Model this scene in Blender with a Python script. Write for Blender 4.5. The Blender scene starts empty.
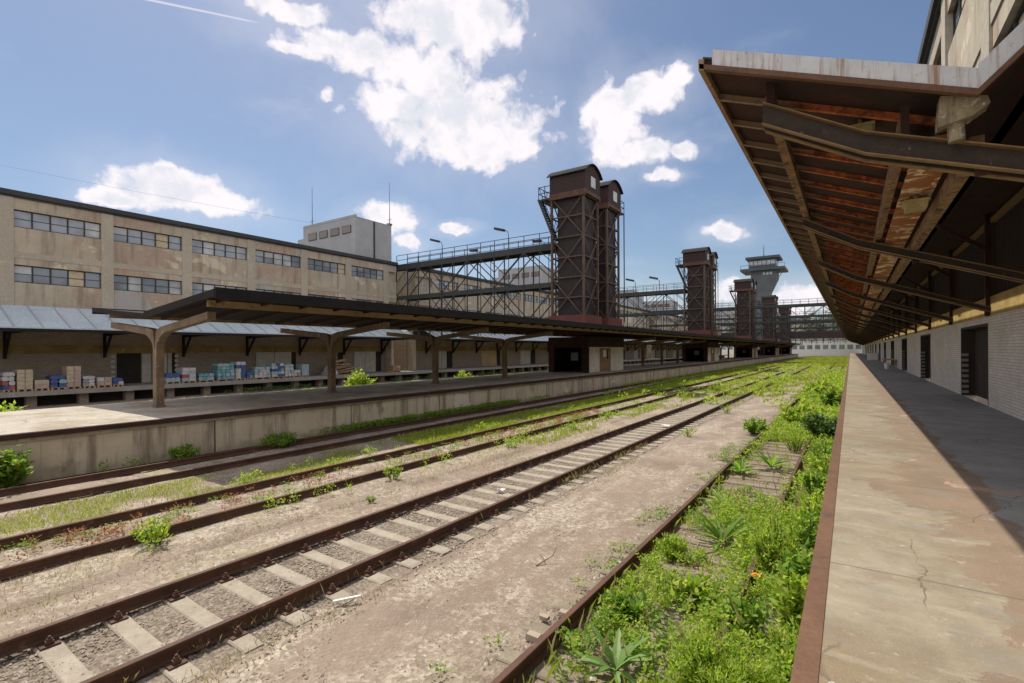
import bpy, bmesh, math, random
import numpy as np
from mathutils import Vector, Matrix
random.seed(7); rng = np.random.default_rng(11)
SC = bpy.context.scene; COL = SC.collection
R = math.radians

# ------------------------------------------------------------------ node helpers
def new_mat(name):
    m = bpy.data.materials.new(name); m.use_nodes = True
    nt = m.node_tree; nt.nodes.clear()
    out = nt.nodes.new('ShaderNodeOutputMaterial'); b = nt.nodes.new('ShaderNodeBsdfPrincipled')
    nt.links.new(b.outputs[0], out.inputs[0])
    return m, nt, b, out
class G:
    """tiny graph builder"""
    def __init__(s, nt):
        s.nt = nt; s.pos = nt.nodes.new('ShaderNodeNewGeometry').outputs['Position']
    def n(s, t, **kw):
        nd = s.nt.nodes.new(t)
        for k, v in kw.items(): setattr(nd, k, v)
        return nd
    def l(s, a, b): s.nt.links.new(a, b)
    def put(s, sock, v):
        if isinstance(v, bpy.types.NodeSocket): s.l(v, sock)
        elif isinstance(v, (tuple, list)):
            sock.default_value = (*v, 1) if sock.type == 'RGBA' and len(v) == 3 else v
        else: sock.default_value = v
    def vec(s, scale=(1,1,1)):
        m = s.n('ShaderNodeVectorMath', operation='MULTIPLY'); s.l(s.pos, m.inputs[0]); m.inputs[1].default_value = scale
        return m.outputs[0]
    def noise(s, scale, detail=4, rough=.55, v=None, dist=0):
        nd = s.n('ShaderNodeTexNoise'); s.l(v if v is not None else s.pos, nd.inputs['Vector'])
        nd.inputs['Scale'].default_value = scale; nd.inputs['Detail'].default_value = detail
        nd.inputs['Roughness'].default_value = rough; nd.inputs['Distortion'].default_value = dist
        return nd.outputs['Fac']
    def voro(s, scale, feature='F1', v=None, out='Distance'):
        nd = s.n('ShaderNodeTexVoronoi', feature=feature); s.l(v if v is not None else s.pos, nd.inputs['Vector'])
        nd.inputs['Scale'].default_value = scale
        return nd.outputs[out]
    def step(s, f, a, b, c=0., d=1.):
        nd = s.n('ShaderNodeMapRange', interpolation_type='SMOOTHSTEP'); s.put(nd.inputs[0], f)
        for i, v in zip((1,2,3,4), (a,b,c,d)): nd.inputs[i].default_value = v
        return nd.outputs[0]
    def mix(s, f, a, b, blend='MIX'):
        nd = s.n('ShaderNodeMix', data_type='RGBA', blend_type=blend)
        s.put(nd.inputs[0], f); s.put(nd.inputs[6], a); s.put(nd.inputs[7], b)
        return nd.outputs[2]
    def math(s, op, a, b=0.):
        nd = s.n('ShaderNodeMath', operation=op); s.put(nd.inputs[0], a); s.put(nd.inputs[1], b)
        return nd.outputs[0]
    def xyz(s):
        nd = s.n('ShaderNodeSeparateXYZ'); s.l(s.pos, nd.inputs[0]); return nd.outputs
    def bump(s, b, h, strength=.3, dist=.02):
        nd = s.n('ShaderNodeBump'); nd.inputs['Strength'].default_value = strength; nd.inputs['Distance'].default_value = dist
        s.l(h, nd.inputs['Height']); s.l(nd.outputs[0], b.inputs['Normal'])

def weathered(name, c1, c2, c3=None, scale=1.5, fine=25, rough=.85, metal=0., streak=None, bump=.25, bdist=.01, f3=(.58,.7), streak_col=(.05,.04,.03), streak_amt=.6):
    m, nt, b, out = new_mat(name); g = G(nt)
    f = g.noise(scale, 6, .62)
    col = g.mix(g.step(f, .35, .65), c1, c2)
    ff = g.noise(fine, 3, .6)
    col = g.mix(g.step(ff, .3, .75, 0, .45), col, tuple(x*.55 for x in c1))
    if c3 is not None:
        col = g.mix(g.step(g.noise(scale*2.3, 7, .68, dist=.4), *f3), col, c3)
    if streak:
        v = g.vec(streak)
        s = g.noise(1., 5, .65, v=v)
        col = g.mix(g.step(s, .5, .78, 0, streak_amt), col, streak_col)
    g.l(col, b.inputs['Base Color']); b.inputs['Roughness'].default_value = rough; b.inputs['Metallic'].default_value = metal
    if bump: g.bump(b, g.noise(fine*1.3, 6, .7), bump, bdist)
    return m

M = {}
M['rust_rail'] = weathered('rust_rail', (.075,.036,.023), (.12,.056,.034), (.17,.1,.066), 2, 40, .8)
M['rust_edge'] = weathered('rust_edge_angle', (.125,.06,.032), (.165,.085,.046), (.085,.045,.03), 1.2, 30, .7, bump=.15)
M['rust_dark'] = weathered('rust_dark', (.032,.014,.01), (.06,.02,.013), (.018,.009,.008), 1.6, 14, .9)
M['rust_red'] = weathered('rust_red', (.2,.05,.028), (.12,.035,.022), (.3,.1,.05), 2.5, 18, .9)
M['rust_tan'] = weathered('tan_painted_steel', (.34,.22,.12), (.24,.14,.075), (.12,.06,.035), 2.2, 22, .8, f3=(.55,.68))
M['tan_beam'] = weathered('ochre_beam', (.4,.3,.16), (.3,.21,.1), (.14,.09,.05), 1.0, 12, .85)
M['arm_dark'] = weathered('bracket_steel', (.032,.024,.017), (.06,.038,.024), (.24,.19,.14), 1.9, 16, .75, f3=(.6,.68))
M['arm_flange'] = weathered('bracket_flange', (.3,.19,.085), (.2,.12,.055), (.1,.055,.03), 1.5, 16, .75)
M['steel_dark'] = weathered('dark_truss_steel', (.028,.033,.036), (.045,.046,.046), (.08,.05,.035), 1.2, 15, .7)
M['steel_tan'] = weathered('lattice_steel', (.115,.08,.055), (.075,.047,.031), (.05,.027,.018), 1.2, 15, .75)
M['black'] = weathered('black_tar', (.008,.008,.008), (.014,.012,.011), None, 1.0, 10, 1.)
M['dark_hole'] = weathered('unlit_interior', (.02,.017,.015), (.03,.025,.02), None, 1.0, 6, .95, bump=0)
def fascia_mat():
    m, nt, b, out = new_mat('grey_sheet_fascia'); g = G(nt); x,y,z = g.xyz()
    col = g.mix(g.step(g.noise(1.6,6,.65), .35,.65), (.66,.69,.72), (.56,.59,.62))
    s_ = g.noise(1, 6, .7, v=g.vec((11,3,.7))); col = g.mix(g.step(s_, .5,.68,0,.85), col, (.3,.15,.07))
    col = g.mix(g.step(g.noise(1,4,.6,v=g.vec((2.2,2,.3))), .56,.62,0,.5), col, (.42,.36,.3))
    col = g.mix(g.step(g.noise(14,6,.75), .62,.7,0,.8), col, (.2,.09,.04))
    g.l(col, b.inputs['Base Color']); b.inputs['Roughness'].default_value = .65; g.bump(b, g.noise(4,5,.6), .15, .03); return m
M['fascia'] = fascia_mat()
M['cream'] = weathered('cream_render', (.44,.4,.32), (.38,.345,.27), (.48,.45,.37), .35, 8, .9, bump=.15)
M['white_wall'] = weathered('flaking_white_wall', (.76,.73,.66), (.64,.6,.52), (.3,.24,.17), 1.1, 9, .9, f3=(.62,.7))
M['pale_grey'] = weathered('pale_grey_render', (.41,.43,.44), (.35,.37,.38), None, .5, 7, .85, bump=.1)
M['stone_grey'] = weathered('concrete_grey', (.3,.28,.25), (.24,.22,.19), (.38,.36,.32), .9, 14, .9)
M['slat'] = weathered('dark_slatted_door', (.035,.025,.02), (.055,.035,.025), None, 1.5, 12, .8)
M['yellow_band'] = weathered('yellow_painted_lintel', (.5,.36,.12), (.34,.23,.08), (.14,.09,.045), 1.3, 12, .85)
M['brown_band'] = weathered('brown_yellow_lintel', (.3,.21,.08), (.2,.13,.05), (.38,.29,.15), .7, 8, .9)
M['shutter'] = weathered('cream_shutter', (.5,.5,.44), (.4,.4,.35), None, 1.4, 8, .8, streak=(3,3,.4), streak_amt=.3)
M['tan_shutter'] = weathered('tan_wooden_shutter', (.5,.36,.2), (.42,.29,.15), None, 1.4, 8, .8)
M['sleeper'] = weathered('weathered_sleeper', (.38,.335,.27), (.3,.255,.2), (.2,.16,.11), 2.6, 24, .92, bump=.5)
M['sleeper_old'] = weathered('grey_old_sleeper', (.27,.23,.17), (.2,.16,.115), (.12,.1,.075), 3, 24, .92, bump=.5)
M['stick'] = weathered('dry_wood', (.2,.15,.11), (.12,.09,.065), None, 4, 30, .9)
M['paper'] = weathered('white_scrap', (.8,.8,.78), (.74,.74,.72), None, 6, 30, .7)
M['orange'] = weathered('orange_scrap', (.7,.25,.03), (.6,.2,.03), None, 6, 30, .6)
M['control'] = weathered('control_tower_concrete', (.115,.135,.155), (.095,.11,.13), None, .25, 3, .8, bump=.05)
M['control_dark'] = weathered('control_tower_cladding', (.05,.07,.09), (.07,.09,.11), None, .3, 3, .6, bump=0)
M['wood'] = weathered('raw_timber', (.45,.3,.16), (.36,.24,.13), None, 2, 14, .85)
M['wire'] = weathered('wire', (.1,.1,.11), (.12,.12,.13), None, 2, 10, .6, bump=0)
M['lamp_yellow'] = weathered('yellowed_lamp_box', (.5,.41,.2), (.36,.27,.11), (.16,.1,.05), 5, 30, .6)
M['trunk'] = weathered('bark', (.1,.075,.05), (.14,.1,.07), None, 3, 20, .9)
GOODS = {}
for k, c in dict(cream=(.5,.43,.3), blue=(.05,.1,.27), teal=(.13,.33,.37), white=(.5,.51,.51), pink=(.45,.33,.28), red=(.36,.09,.08), grey=(.27,.28,.29), aqua=(.3,.43,.48), brown=(.32,.2,.11)).items():
    GOODS[k] = weathered('goods_' + k, c, tuple(x*.8 for x in c), tuple(min(.75, x*1.35+.06) for x in c), 3.5, 9, .55, bump=.3, bdist=.03)

def glass(name, c, rough=.12):
    m, nt, b, out = new_mat(name); g = G(nt)
    f = g.noise(.8, 3)
    g.l(g.mix(g.step(f,.3,.7), c, tuple(x*.6 for x in c)), b.inputs['Base Color'])
    b.inputs['Roughness'].default_value = rough; b.inputs['Specular IOR Level'].default_value = .8
    return m
M['glass'] = glass('window_glass', (.24,.29,.33)); M['glass_pale'] = glass('pale_reflection_glass', (.46,.5,.52), .3)  # pale base colours: the sky's reflection is painted into the panes
M['board'] = weathered('cream_window_board', (.55,.47,.34), (.48,.4,.28), None, 1.2, 8, .85)
M['skylight'] = weathered('blue_grey_roof_sheet', (.5,.58,.62), (.43,.51,.55), (.56,.63,.66), .5, 6, .7, bump=.05)

def facade_mat():
    m, nt, b, out = new_mat('cream_facade_render'); g = G(nt)
    f = g.noise(.45, 6, .6)
    col = g.mix(g.step(f, .38, .6), (.37,.33,.25), (.44,.395,.305))
    # bare brick showing through where the render has gone
    sx = g.xyz()
    cmb = g.n('ShaderNodeCombineXYZ'); g.l(sx[1], cmb.inputs[0]); g.l(sx[2], cmb.inputs[1])
    br = g.n('ShaderNodeTexBrick'); g.l(cmb.outputs[0], br.inputs['Vector']); br.inputs['Scale'].default_value = 1.0
    br.inputs['Brick Width'].default_value = .26; br.inputs['Row Height'].default_value = .08; br.inputs['Mortar Size'].default_value = .008
    br.inputs['Color1'].default_value = (.34,.25,.185,1); br.inputs['Color2'].default_value = (.4,.31,.235,1); br.inputs['Mortar'].default_value = (.4,.34,.28,1)
    low = g.noise(.16, 4, .6, v=g.vec((1,1,.9)), dist=.6)
    mask = g.step(low, .53, .555)
    col = g.mix(mask, col, br.outputs['Color'])
    pat = g.step(g.noise(.21, 3, .5, v=g.vec((1,1.2,1.2)), dist=.3), .6, .612)
    col = g.mix(pat, col, (.36,.35,.33))
    pat2 = g.step(g.noise(.3,6,.6,v=g.vec((1,1.1,1.6)),dist=.8), .6,.615)
    col = g.mix(pat2, col, (.56,.5,.39))
    st = g.noise(1, 5, .65, v=g.vec((2.2,2.2,.25)))
    col = g.mix(g.step(st, .47, .7, 0, .7), col, (.2,.165,.125))
    col = g.mix(g.step(g.noise(14,4,.7), .4,.75,0,.3), col, (.3,.24,.17))
    g.l(col, b.inputs['Base Color']); b.inputs['Roughness'].default_value = .9
    g.bump(b, g.noise(9, 6, .7), .2, .02)
    return m
M['facade'] = facade_mat()

def brick_mat(name, c1, c2, mortar, axis=1, bw=.27, rh=.085, bumpy=.5):
    m, nt, b, out = new_mat(name); g = G(nt); sx = g.xyz()
    cmb = g.n('ShaderNodeCombineXYZ'); g.l(sx[axis], cmb.inputs[0]); g.l(sx[2], cmb.inputs[1])
    br = g.n('ShaderNodeTexBrick'); g.l(cmb.outputs[0], br.inputs['Vector']); br.inputs['Scale'].default_value = 1
    br.inputs['Brick Width'].default_value = bw; br.inputs['Row Height'].default_value = rh; br.inputs['Mortar Size'].default_value = .009
    br.inputs['Color1'].default_value = (*c1,1); br.inputs['Color2'].default_value = (*c2,1); br.inputs['Mortar'].default_value = (*mortar,1)
    col = g.mix(g.step(g.noise(.8,5,.65), .35,.75,0,.5), br.outputs['Color'], tuple(x*.62 for x in c1))
    col = g.mix(g.step(g.noise(9,4,.7), .45,.8,0,.5), col, tuple(min(.8,x*1.15) for x in c2))
    g.l(col, b.inputs['Base Color']); b.inputs['Roughness'].default_value = .9
    g.bump(b, g.math('SUBTRACT', g.noise(25,4,.6), g.math('MULTIPLY', br.outputs['Fac'], 2.)), bumpy, .01)
    return m
M['white_brick'] = brick_mat('whitewashed_brick', (.6,.55,.47), (.7,.65,.57), (.38,.33,.27))
M['old_brick'] = brick_mat('grey_brown_brick', (.27,.22,.17), (.34,.29,.23), (.2,.17,.14))

def concrete_wall():
    m, nt, b, out = new_mat('streaked_platform_concrete'); g = G(nt)
    col = g.mix(g.step(g.noise(.7,6,.65), .35,.65), (.5,.43,.32), (.58,.51,.39))
    st = g.noise(1, 6, .7, v=g.vec((2.5,2.5,.22)))
    col = g.mix(g.step(st, .46,.68,0,.8), col, (.17,.13,.09))
    st2 = g.noise(1, 5, .7, v=g.vec((.55,.55,.3)))
    col = g.mix(g.step(st2, .58,.68,0,.7), col, (.17,.135,.1))
    col = g.mix(g.step(g.noise(.33,4,.6,v=g.vec((1,1,1.3))), .62,.65,0,.8), col, (.66,.6,.5))
    z = g.xyz()[2]
    damp = g.math('ADD', g.math('MULTIPLY', g.noise(1.4,5,.7), .9), g.math('MULTIPLY', z, -.55))
    col = g.mix(g.step(damp, .25,.55,0,.6), col, (.16,.145,.09))
    jy = g.math('ABSOLUTE', g.math('SUBTRACT', g.math('FRACT', g.math('DIVIDE', g.xyz()[1], 5.1)), .5))
    col = g.mix(g.step(jy, .006,.003,0,.85), col, (.03,.025,.02))
    g.l(col, b.inputs['Base Color']); b.inputs['Roughness'].default_value = .92
    g.bump(b, g.noise(11,7,.72), .4, .03)
    return m
M['plat_wall'] = concrete_wall()

def deck_mat(name, base, alt, patch, crack=True):
    m, nt, b, out = new_mat(name); g = G(nt)
    f = g.noise(1.1, 8, .68, dist=.3)
    col = g.mix(g.step(f, .35,.65), base, alt)
    col = g.mix(g.step(g.noise(.5,5,.6), .45,.65,0,.7), col, (.215,.16,.095))
    col = g.mix(g.step(g.noise(1,7,.7,v=g.vec((1.1,4.5,1)),dist=.5), .5,.7,0,.55), col, (.37,.33,.26))
    col = g.mix(g.step(g.noise(1,7,.72,v=g.vec((.9,3.2,1)),dist=.8), .55,.72,0,.6), col, (.15,.115,.075))
    x, y, z = g.xyz()
    # worn screed coat in pinkish brown with a broken edge
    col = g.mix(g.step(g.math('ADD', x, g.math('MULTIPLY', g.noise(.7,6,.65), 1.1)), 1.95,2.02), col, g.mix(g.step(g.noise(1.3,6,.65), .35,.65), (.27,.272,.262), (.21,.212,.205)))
    inner = g.step(g.math('ADD', x, g.math('MULTIPLY', g.noise(.7,6,.65), 1.1)), 2.02,1.95)
    e = g.math('ADD', g.math('MULTIPLY', g.math('SUBTRACT', x, .62), .55), g.math('MULTIPLY', g.math('SUBTRACT', g.noise(.55,9,.68,dist=.6), .5), 2.4))
    pm = g.math('MULTIPLY', g.step(e, 0.0, .035), inner)
    col = g.mix(pm, col, g.mix(g.step(g.noise(1.7,6,.65), .35,.7), patch, tuple(v*.78 for v in patch)))
    p2 = g.step(g.noise(.8,5,.6,v=g.vec((1.2,.6,1)),dist=.6), .66,.675)
    col = g.mix(p2, col, (.36,.24,.165))
    col = g.mix(g.step(g.noise(38,4,.7), .55,.8,0,.55), col, tuple(v*.55 for v in base))
    # bird lime and crumbs
    col = g.mix(g.step(g.noise(4.5,8,.72,dist=.4), .52,.66,0,.5), col, (.19,.15,.105))
    col = g.mix(g.step(g.noise(7,8,.75), .58,.68,0,.45), col, (.5,.44,.36))
    col = g.mix(g.step(g.noise(85,4,.75), .55,.72,0,.55), col, (.12,.1,.075)); col = g.mix(g.step(g.noise(70,4,.75), .44,.3,0,.4), col, (.5,.45,.37))
    col = g.mix(g.step(g.noise(1.9,9,.75,dist=.3), .54,.6,0,.45), col, (.2,.19,.165))
    sp = g.voro(3.2); sm = g.step(g.math('ADD', sp, g.math('MULTIPLY', g.noise(30,3), .12)), .125,.10)
    col = g.mix(g.math('MULTIPLY', sm, g.step(g.noise(.9,2), .5,.6)), col, (.72,.7,.66))
    if crack:
        v = g.n('ShaderNodeVectorMath', operation='ADD'); g.l(g.pos, v.inputs[0])
        nz = g.n('ShaderNodeTexNoise'); nz.inputs['Scale'].default_value = 2.5; nz.inputs['Detail'].default_value = 5; g.l(g.pos, nz.inputs['Vector'])
        vm = g.n('ShaderNodeVectorMath', operation='MULTIPLY'); g.l(nz.outputs['Color'], vm.inputs[0]); vm.inputs[1].default_value = (.4,.4,0)
        g.l(vm.outputs[0], v.inputs[1])
        cr = g.voro(.42, 'DISTANCE_TO_EDGE', v=v.outputs[0])
        cm = g.math('MULTIPLY', g.step(cr, .005,.001), g.step(g.noise(.6,3), .42,.55))
        col = g.mix(g.math('MULTIPLY', cm, .6), col, (.09,.07,.05))
        # cross joints every few metres
        j = g.math('ABSOLUTE', g.math('SUBTRACT', g.math('FRACT', g.math('ADD', g.math('DIVIDE', y, 3.43), g.math('MULTIPLY', g.noise(1.5,3), .008))), .5))
        col = g.mix(g.step(j, .004,.002,0,.7), col, (.1,.08,.06))
        hgt = g.math('SUBTRACT', g.math('ADD', g.math('MULTIPLY', g.noise(16,7,.7), .5), g.math('MULTIPLY', pm, .35)), g.math('MULTIPLY', cm, .8))
    else: hgt = g.noise(16,7,.7)
    g.l(col, b.inputs['Base Color']); b.inputs['Roughness'].default_value = .9
    g.bump(b, hgt, .45, .02)
    return m
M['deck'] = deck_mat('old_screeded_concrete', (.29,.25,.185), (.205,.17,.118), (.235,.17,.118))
M['deck_far'] = deck_mat('island_platform_concrete', (.44,.4,.34), (.36,.33,.28), (.4,.36,.3), crack=False)

def ground_mat():
    m, nt, b, out = new_mat('dirt_and_gravel'); g = G(nt); x, y, z = g.xyz()
    wob = g.math('MULTIPLY', g.math('SUBTRACT', g.noise(.5,5,.6), .5), 1.6)
    xw = g.math('ADD', x, wob)
    dirt = g.mix(g.step(g.noise(.6,7,.65), .35,.65), (.2,.15,.115), (.265,.205,.162))
    peb = g.voro(24, 'F1', out='Color'); sep = g.n('ShaderNodeSeparateColor'); g.l(peb, sep.inputs[0])
    grav = g.mix(sep.outputs[0], (.2,.16,.12), (.52,.45,.37))
    gm = g.step(g.math('ADD', g.noise(.9,6,.7,v=g.vec((1,.45,1))), g.math('MULTIPLY', g.noise(9,3,.6), .35)), .6,.78,.08,.85)
    col = g.mix(gm, dirt, grav)
    specks = g.step(g.voro(55), .16,.08)
    col = g.mix(g.math('MULTIPLY', specks, .5), col, (.55,.5,.43))
    moss = g.step(g.noise(.9,8,.72,v=g.vec((1,.5,1)),dist=.5), .5,.66,0,.75)
    left = g.step(xw, -5.2,-7.6)
    col = g.mix(g.math('MULTIPLY', moss, left), col, (.26,.24,.1))
    dk = g.step(g.noise(.55,8,.72,v=g.vec((1,.7,1)),dist=1.), .55,.68,0,.6)
    col = g.mix(dk, col, (.16,.125,.09))
    dx = g.math('ABSOLUTE', g.math('ADD', x, 6.45)); bm = g.step(g.math('ADD', dx, g.math('MULTIPLY', g.math('SUBTRACT', g.noise(2.2,6,.7), .5), 1.3)), 1.35,1.0)
    b2 = g.voro(30, 'F1', out='Color'); sp2 = g.n('ShaderNodeSeparateColor'); g.l(b2, sp2.inputs[0])
    col = g.mix(g.math('MULTIPLY', bm, .92), col, g.mix(sp2.outputs[0], (.085,.068,.05), (.28,.235,.18)))
    col = g.mix(g.step(g.noise(2.6,8,.72,v=g.vec((1,.6,1)),dist=.5), .52,.7,0,.5), col, (.2,.16,.115))
    col = g.mix(g.step(g.noise(5,7,.72), .55,.7,0,.4), col, (.5,.44,.36))
    rb = g.math('MULTIPLY', g.step(xw, -3.6,-2.6), .8)
    col = g.mix(rb, col, g.mix(g.noise(6,4), (.12,.09,.06), (.26,.2,.14)))
    far = g.step(y, 34, 62)
    col = g.mix(g.math('MULTIPLY', far, .55), col, (.2,.2,.07))
    g.l(col, b.inputs['Base Color']); b.inputs['Roughness'].default_value = .95
    fine = g.noise(60,4,.75)
    col = g.mix(g.step(fine, .56,.72,0,.6), col, (.09,.07,.05)); col = g.mix(g.step(fine, .42,.3,0,.45), col, (.5,.44,.36))
    h = g.math('ADD', g.math('MULTIPLY', g.noise(30,5,.7), .6), g.math('ADD', g.math('MULTIPLY', g.voro(24), .5), g.noise(3,5,.6)))
    g.bump(b, h, .8, .03)
    return m
M['ground'] = ground_mat()
def rand_mat(name, cols, rough=.9, trans=0., tcol=None):
    m, nt, b, out = new_mat(name)
    geo = nt.nodes.new('ShaderNodeNewGeometry'); cr = nt.nodes.new('ShaderNodeValToRGB')
    nt.links.new(geo.outputs['Random Per Island'], cr.inputs[0])
    el = cr.color_ramp.elements
    for i, c in enumerate(cols):
        p = i/(len(cols)-1)
        e = el[i] if i < 2 else el.new(p)
        e.position = p; e.color = (*c, 1)
    el[1].position = 1/(len(cols)-1) if len(cols) > 2 else 1
    nt.links.new(cr.outputs[0], b.inputs['Base Color']); b.inputs['Roughness'].default_value = rough
    if trans:
        t = nt.nodes.new('ShaderNodeBsdfTranslucent'); ms = nt.nodes.new('ShaderNodeMixShader')
        hs = nt.nodes.new('ShaderNodeHueSaturation'); hs.inputs['Value'].default_value = 1.9; hs.inputs['Hue'].default_value = .485
        nt.links.new(cr.outputs[0], hs.inputs['Color']); nt.links.new(hs.outputs[0], t.inputs[0])
        ms.inputs[0].default_value = trans
        nt.links.new(b.outputs[0], ms.inputs[1]); nt.links.new(t.outputs[0], ms.inputs[2]); nt.links.new(ms.outputs[0], out.inputs[0])
    return m
M['stones'] = rand_mat('loose_stones', [(.26,.21,.16),(.38,.32,.26),(.32,.26,.2),(.5,.45,.39)])
M['leaf'] = rand_mat('leaf_green', [(.07,.16,.016),(.13,.27,.022),(.1,.2,.02),(.19,.33,.03),(.24,.3,.05),(.15,.28,.025)], .6, .5)
M['leaf_bright'] = rand_mat('leaf_yellow_green', [(.13,.25,.016),(.22,.36,.022),(.17,.29,.02),(.29,.41,.035),(.34,.36,.08),(.2,.34,.02)], .6, .5)
M['leaf_dark'] = rand_mat('leaf_dark_green', [(.03,.075,.014),(.06,.13,.022),(.045,.1,.018),(.1,.17,.03)], .6, .35)
M['leaf_grey'] = rand_mat('thistle_leaf', [(.14,.25,.06),(.18,.3,.08),(.22,.33,.12)], .6, .35)
M['grass'] = rand_mat('grass_blades', [(.17,.25,.025),(.26,.34,.03),(.22,.3,.028),(.36,.37,.08)], .7, .4)
M['dry'] = rand_mat('dry_grass', [(.33,.28,.13),(.25,.24,.08),(.4,.34,.18),(.2,.22,.06)], .8, .3)
M['red_weed'] = rand_mat('reddish_weed', [(.22,.08,.03),(.3,.14,.05),(.18,.13,.04)], .7, .3)
M['tree_leaf'] = rand_mat('tree_leaf', [(.05,.08,.03),(.08,.12,.045),(.06,.1,.04)], .7, .25)

# ------------------------------------------------------------------ mesh builder
class MB:
    def __init__(s): s.v = []; s.f = []; s.m = []
    def add(s, vs, fs, mi=0):
        o = len(s.v); s.v += [tuple(map(float, p)) for p in vs]
        for f in fs: s.f.append(tuple(i+o for i in f)); s.m.append(mi)
        return s
    def box(s, x0, x1, y0, y1, z0, z1, mi=0):
        return s.add([(x0,y0,z0),(x1,y0,z0),(x1,y1,z0),(x0,y1,z0),(x0,y0,z1),(x1,y0,z1),(x1,y1,z1),(x0,y1,z1)],
                     [(3,2,1,0),(4,5,6,7),(0,1,5,4),(1,2,6,5),(2,3,7,6),(3,0,4,7)], mi)
    def beam(s, p, q, w, h, mi=0, up=(0,0,1)):
        p, q = Vector(p), Vector(q); d = (q-p).normalized(); u = Vector(up)
        if abs(d.dot(u)) > .98: u = Vector((0,1,0))
        a = d.cross(u).normalized()*w/2; b = a.cross(d).normalized()*h/2
        vs = [e + i*a + j*b for e in (p,q) for i,j in ((-1,-1),(1,-1),(1,1),(-1,1))]
        return s.add(vs, [(0,1,2,3),(7,6,5,4),(0,4,5,1),(1,5,6,2),(2,6,7,3),(3,7,4,0)], mi)
    def tube(s, pts, r, n=6, mi=0):
        pts = [Vector(p) for p in pts]; rs = r if isinstance(r, (list,tuple)) else [r]*len(pts); rings = []
        for i, p in enumerate(pts):
            d = (pts[min(i+1,len(pts)-1)]-pts[max(i-1,0)]).normalized()
            u = Vector((0,0,1)) if abs(d.z) < .95 else Vector((0,1,0))
            a = d.cross(u).normalized(); b = a.cross(d)
            rings.append([p+rs[i]*(math.cos(2*math.pi*k/n)*a+math.sin(2*math.pi*k/n)*b) for k in range(n)])
        vs = [v for rg in rings for v in rg]; fs = []
        for i in range(len(pts)-1):
            for k in range(n): fs.append((i*n+k, i*n+(k+1)%n, (i+1)*n+(k+1)%n, (i+1)*n+k))
        fs.append(tuple(range(n))[::-1]); fs.append(tuple((len(pts)-1)*n+k for k in range(n)))
        return s.add(vs, fs, mi)
    def ext(s, prof, a0, a1, axis='y', mi=0, segs=1):
        """closed profile swept along y (profile in x,z) or x (profile in y,z)"""
        n = len(prof); vs = []
        for k in range(segs+1):
            a = a0+(a1-a0)*k/segs
            vs += [(p[0],a,p[1]) if axis=='y' else (a,p[0],p[1]) for p in prof]
        fs = [(k*n+i, k*n+(i+1)%n, (k+1)*n+(i+1)%n, (k+1)*n+i) for k in range(segs) for i in range(n)]
        fs += [tuple(range(n))[::-1], tuple(segs*n+i for i in range(n))]
        return s.add(vs, fs, mi)
    def quad(s, a, b, c, d, mi=0): return s.add([a,b,c,d], [(0,1,2,3)], mi)

def empty(name, loc, label=None, cat=None, group=None):
    o = bpy.data.objects.new(name, None); o.empty_display_size = .3; COL.objects.link(o); o.location = loc
    if label: tag(o, label, cat, group)
    return o
def tag(o, label, cat=None, group=None, kind=None):
    if label: o['label'] = label
    if cat: o['category'] = cat
    if group: o['group'] = group
    if kind: o['kind'] = kind
    return o
def root_loc(p):
    v = Vector((0,0,0))
    while p is not None: v += p.location; p = p.parent
    return v
def obj(name, mb, mats, parent=None, label=None, smooth=False, origin=None):
    """links the shape as ONE mesh object (coordinates are world coordinates)"""
    me = bpy.data.meshes.new(name)
    off = root_loc(parent)
    own = Vector(origin)-off if origin is not None else Vector((0,0,0))
    if isinstance(mb, MB):
        me.from_pydata([(x-off.x-own.x, y-off.y-own.y, z-off.z-own.z) for x,y,z in mb.v], [], mb.f)
        idx = mb.m
    else:
        V, nper = mb; n = len(V)
        V = V.reshape(-1,3) - np.array(off+own)
        me.vertices.add(len(V)); me.vertices.foreach_set('co', V.astype(np.float32).ravel())
        nf = len(V)//nper
        me.loops.add(nf*nper); me.loops.foreach_set('vertex_index', np.arange(nf*nper, dtype=np.int32))
        me.polygons.add(nf); me.polygons.foreach_set('loop_start', np.arange(0, nf*nper, nper, dtype=np.int32))
        me.polygons.foreach_set('loop_total', np.full(nf, nper, dtype=np.int32)); me.update(calc_edges=True); idx = None
    if not isinstance(mats, (list,tuple)): mats = [mats]
    for m in mats: me.materials.append(M[m] if isinstance(m, str) else m)
    if idx is not None and len(mats) > 1: me.polygons.foreach_set('material_index', idx)
    if isinstance(mb, MB):
        bm = bmesh.new(); bm.from_mesh(me); bmesh.ops.recalc_face_normals(bm, faces=bm.faces); bm.to_mesh(me); bm.free()
    if smooth: me.polygons.foreach_set('use_smooth', [True]*len(me.polygons))
    o = bpy.data.objects.new(name, me); COL.objects.link(o)
    o.location = own
    if parent is not None: o.parent = parent
    if label: o['label'] = label
    return o
def shift_copy(o, d=(0,0,0), parent=None, label=None):
    c = o.copy(); COL.objects.link(c); c.parent = parent if parent is not None else o.parent
    c.location = o.location + Vector(d)
    if label: c['label'] = label
    for ch in list(o.children):
        if ch is not c: shift_copy(ch, (0,0,0), c)
    return c
def struct(name, mb, mats):
    o = obj(name, mb, mats); o['kind'] = 'structure'; return o

BAY = 6.85; GZ = -.045
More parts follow.
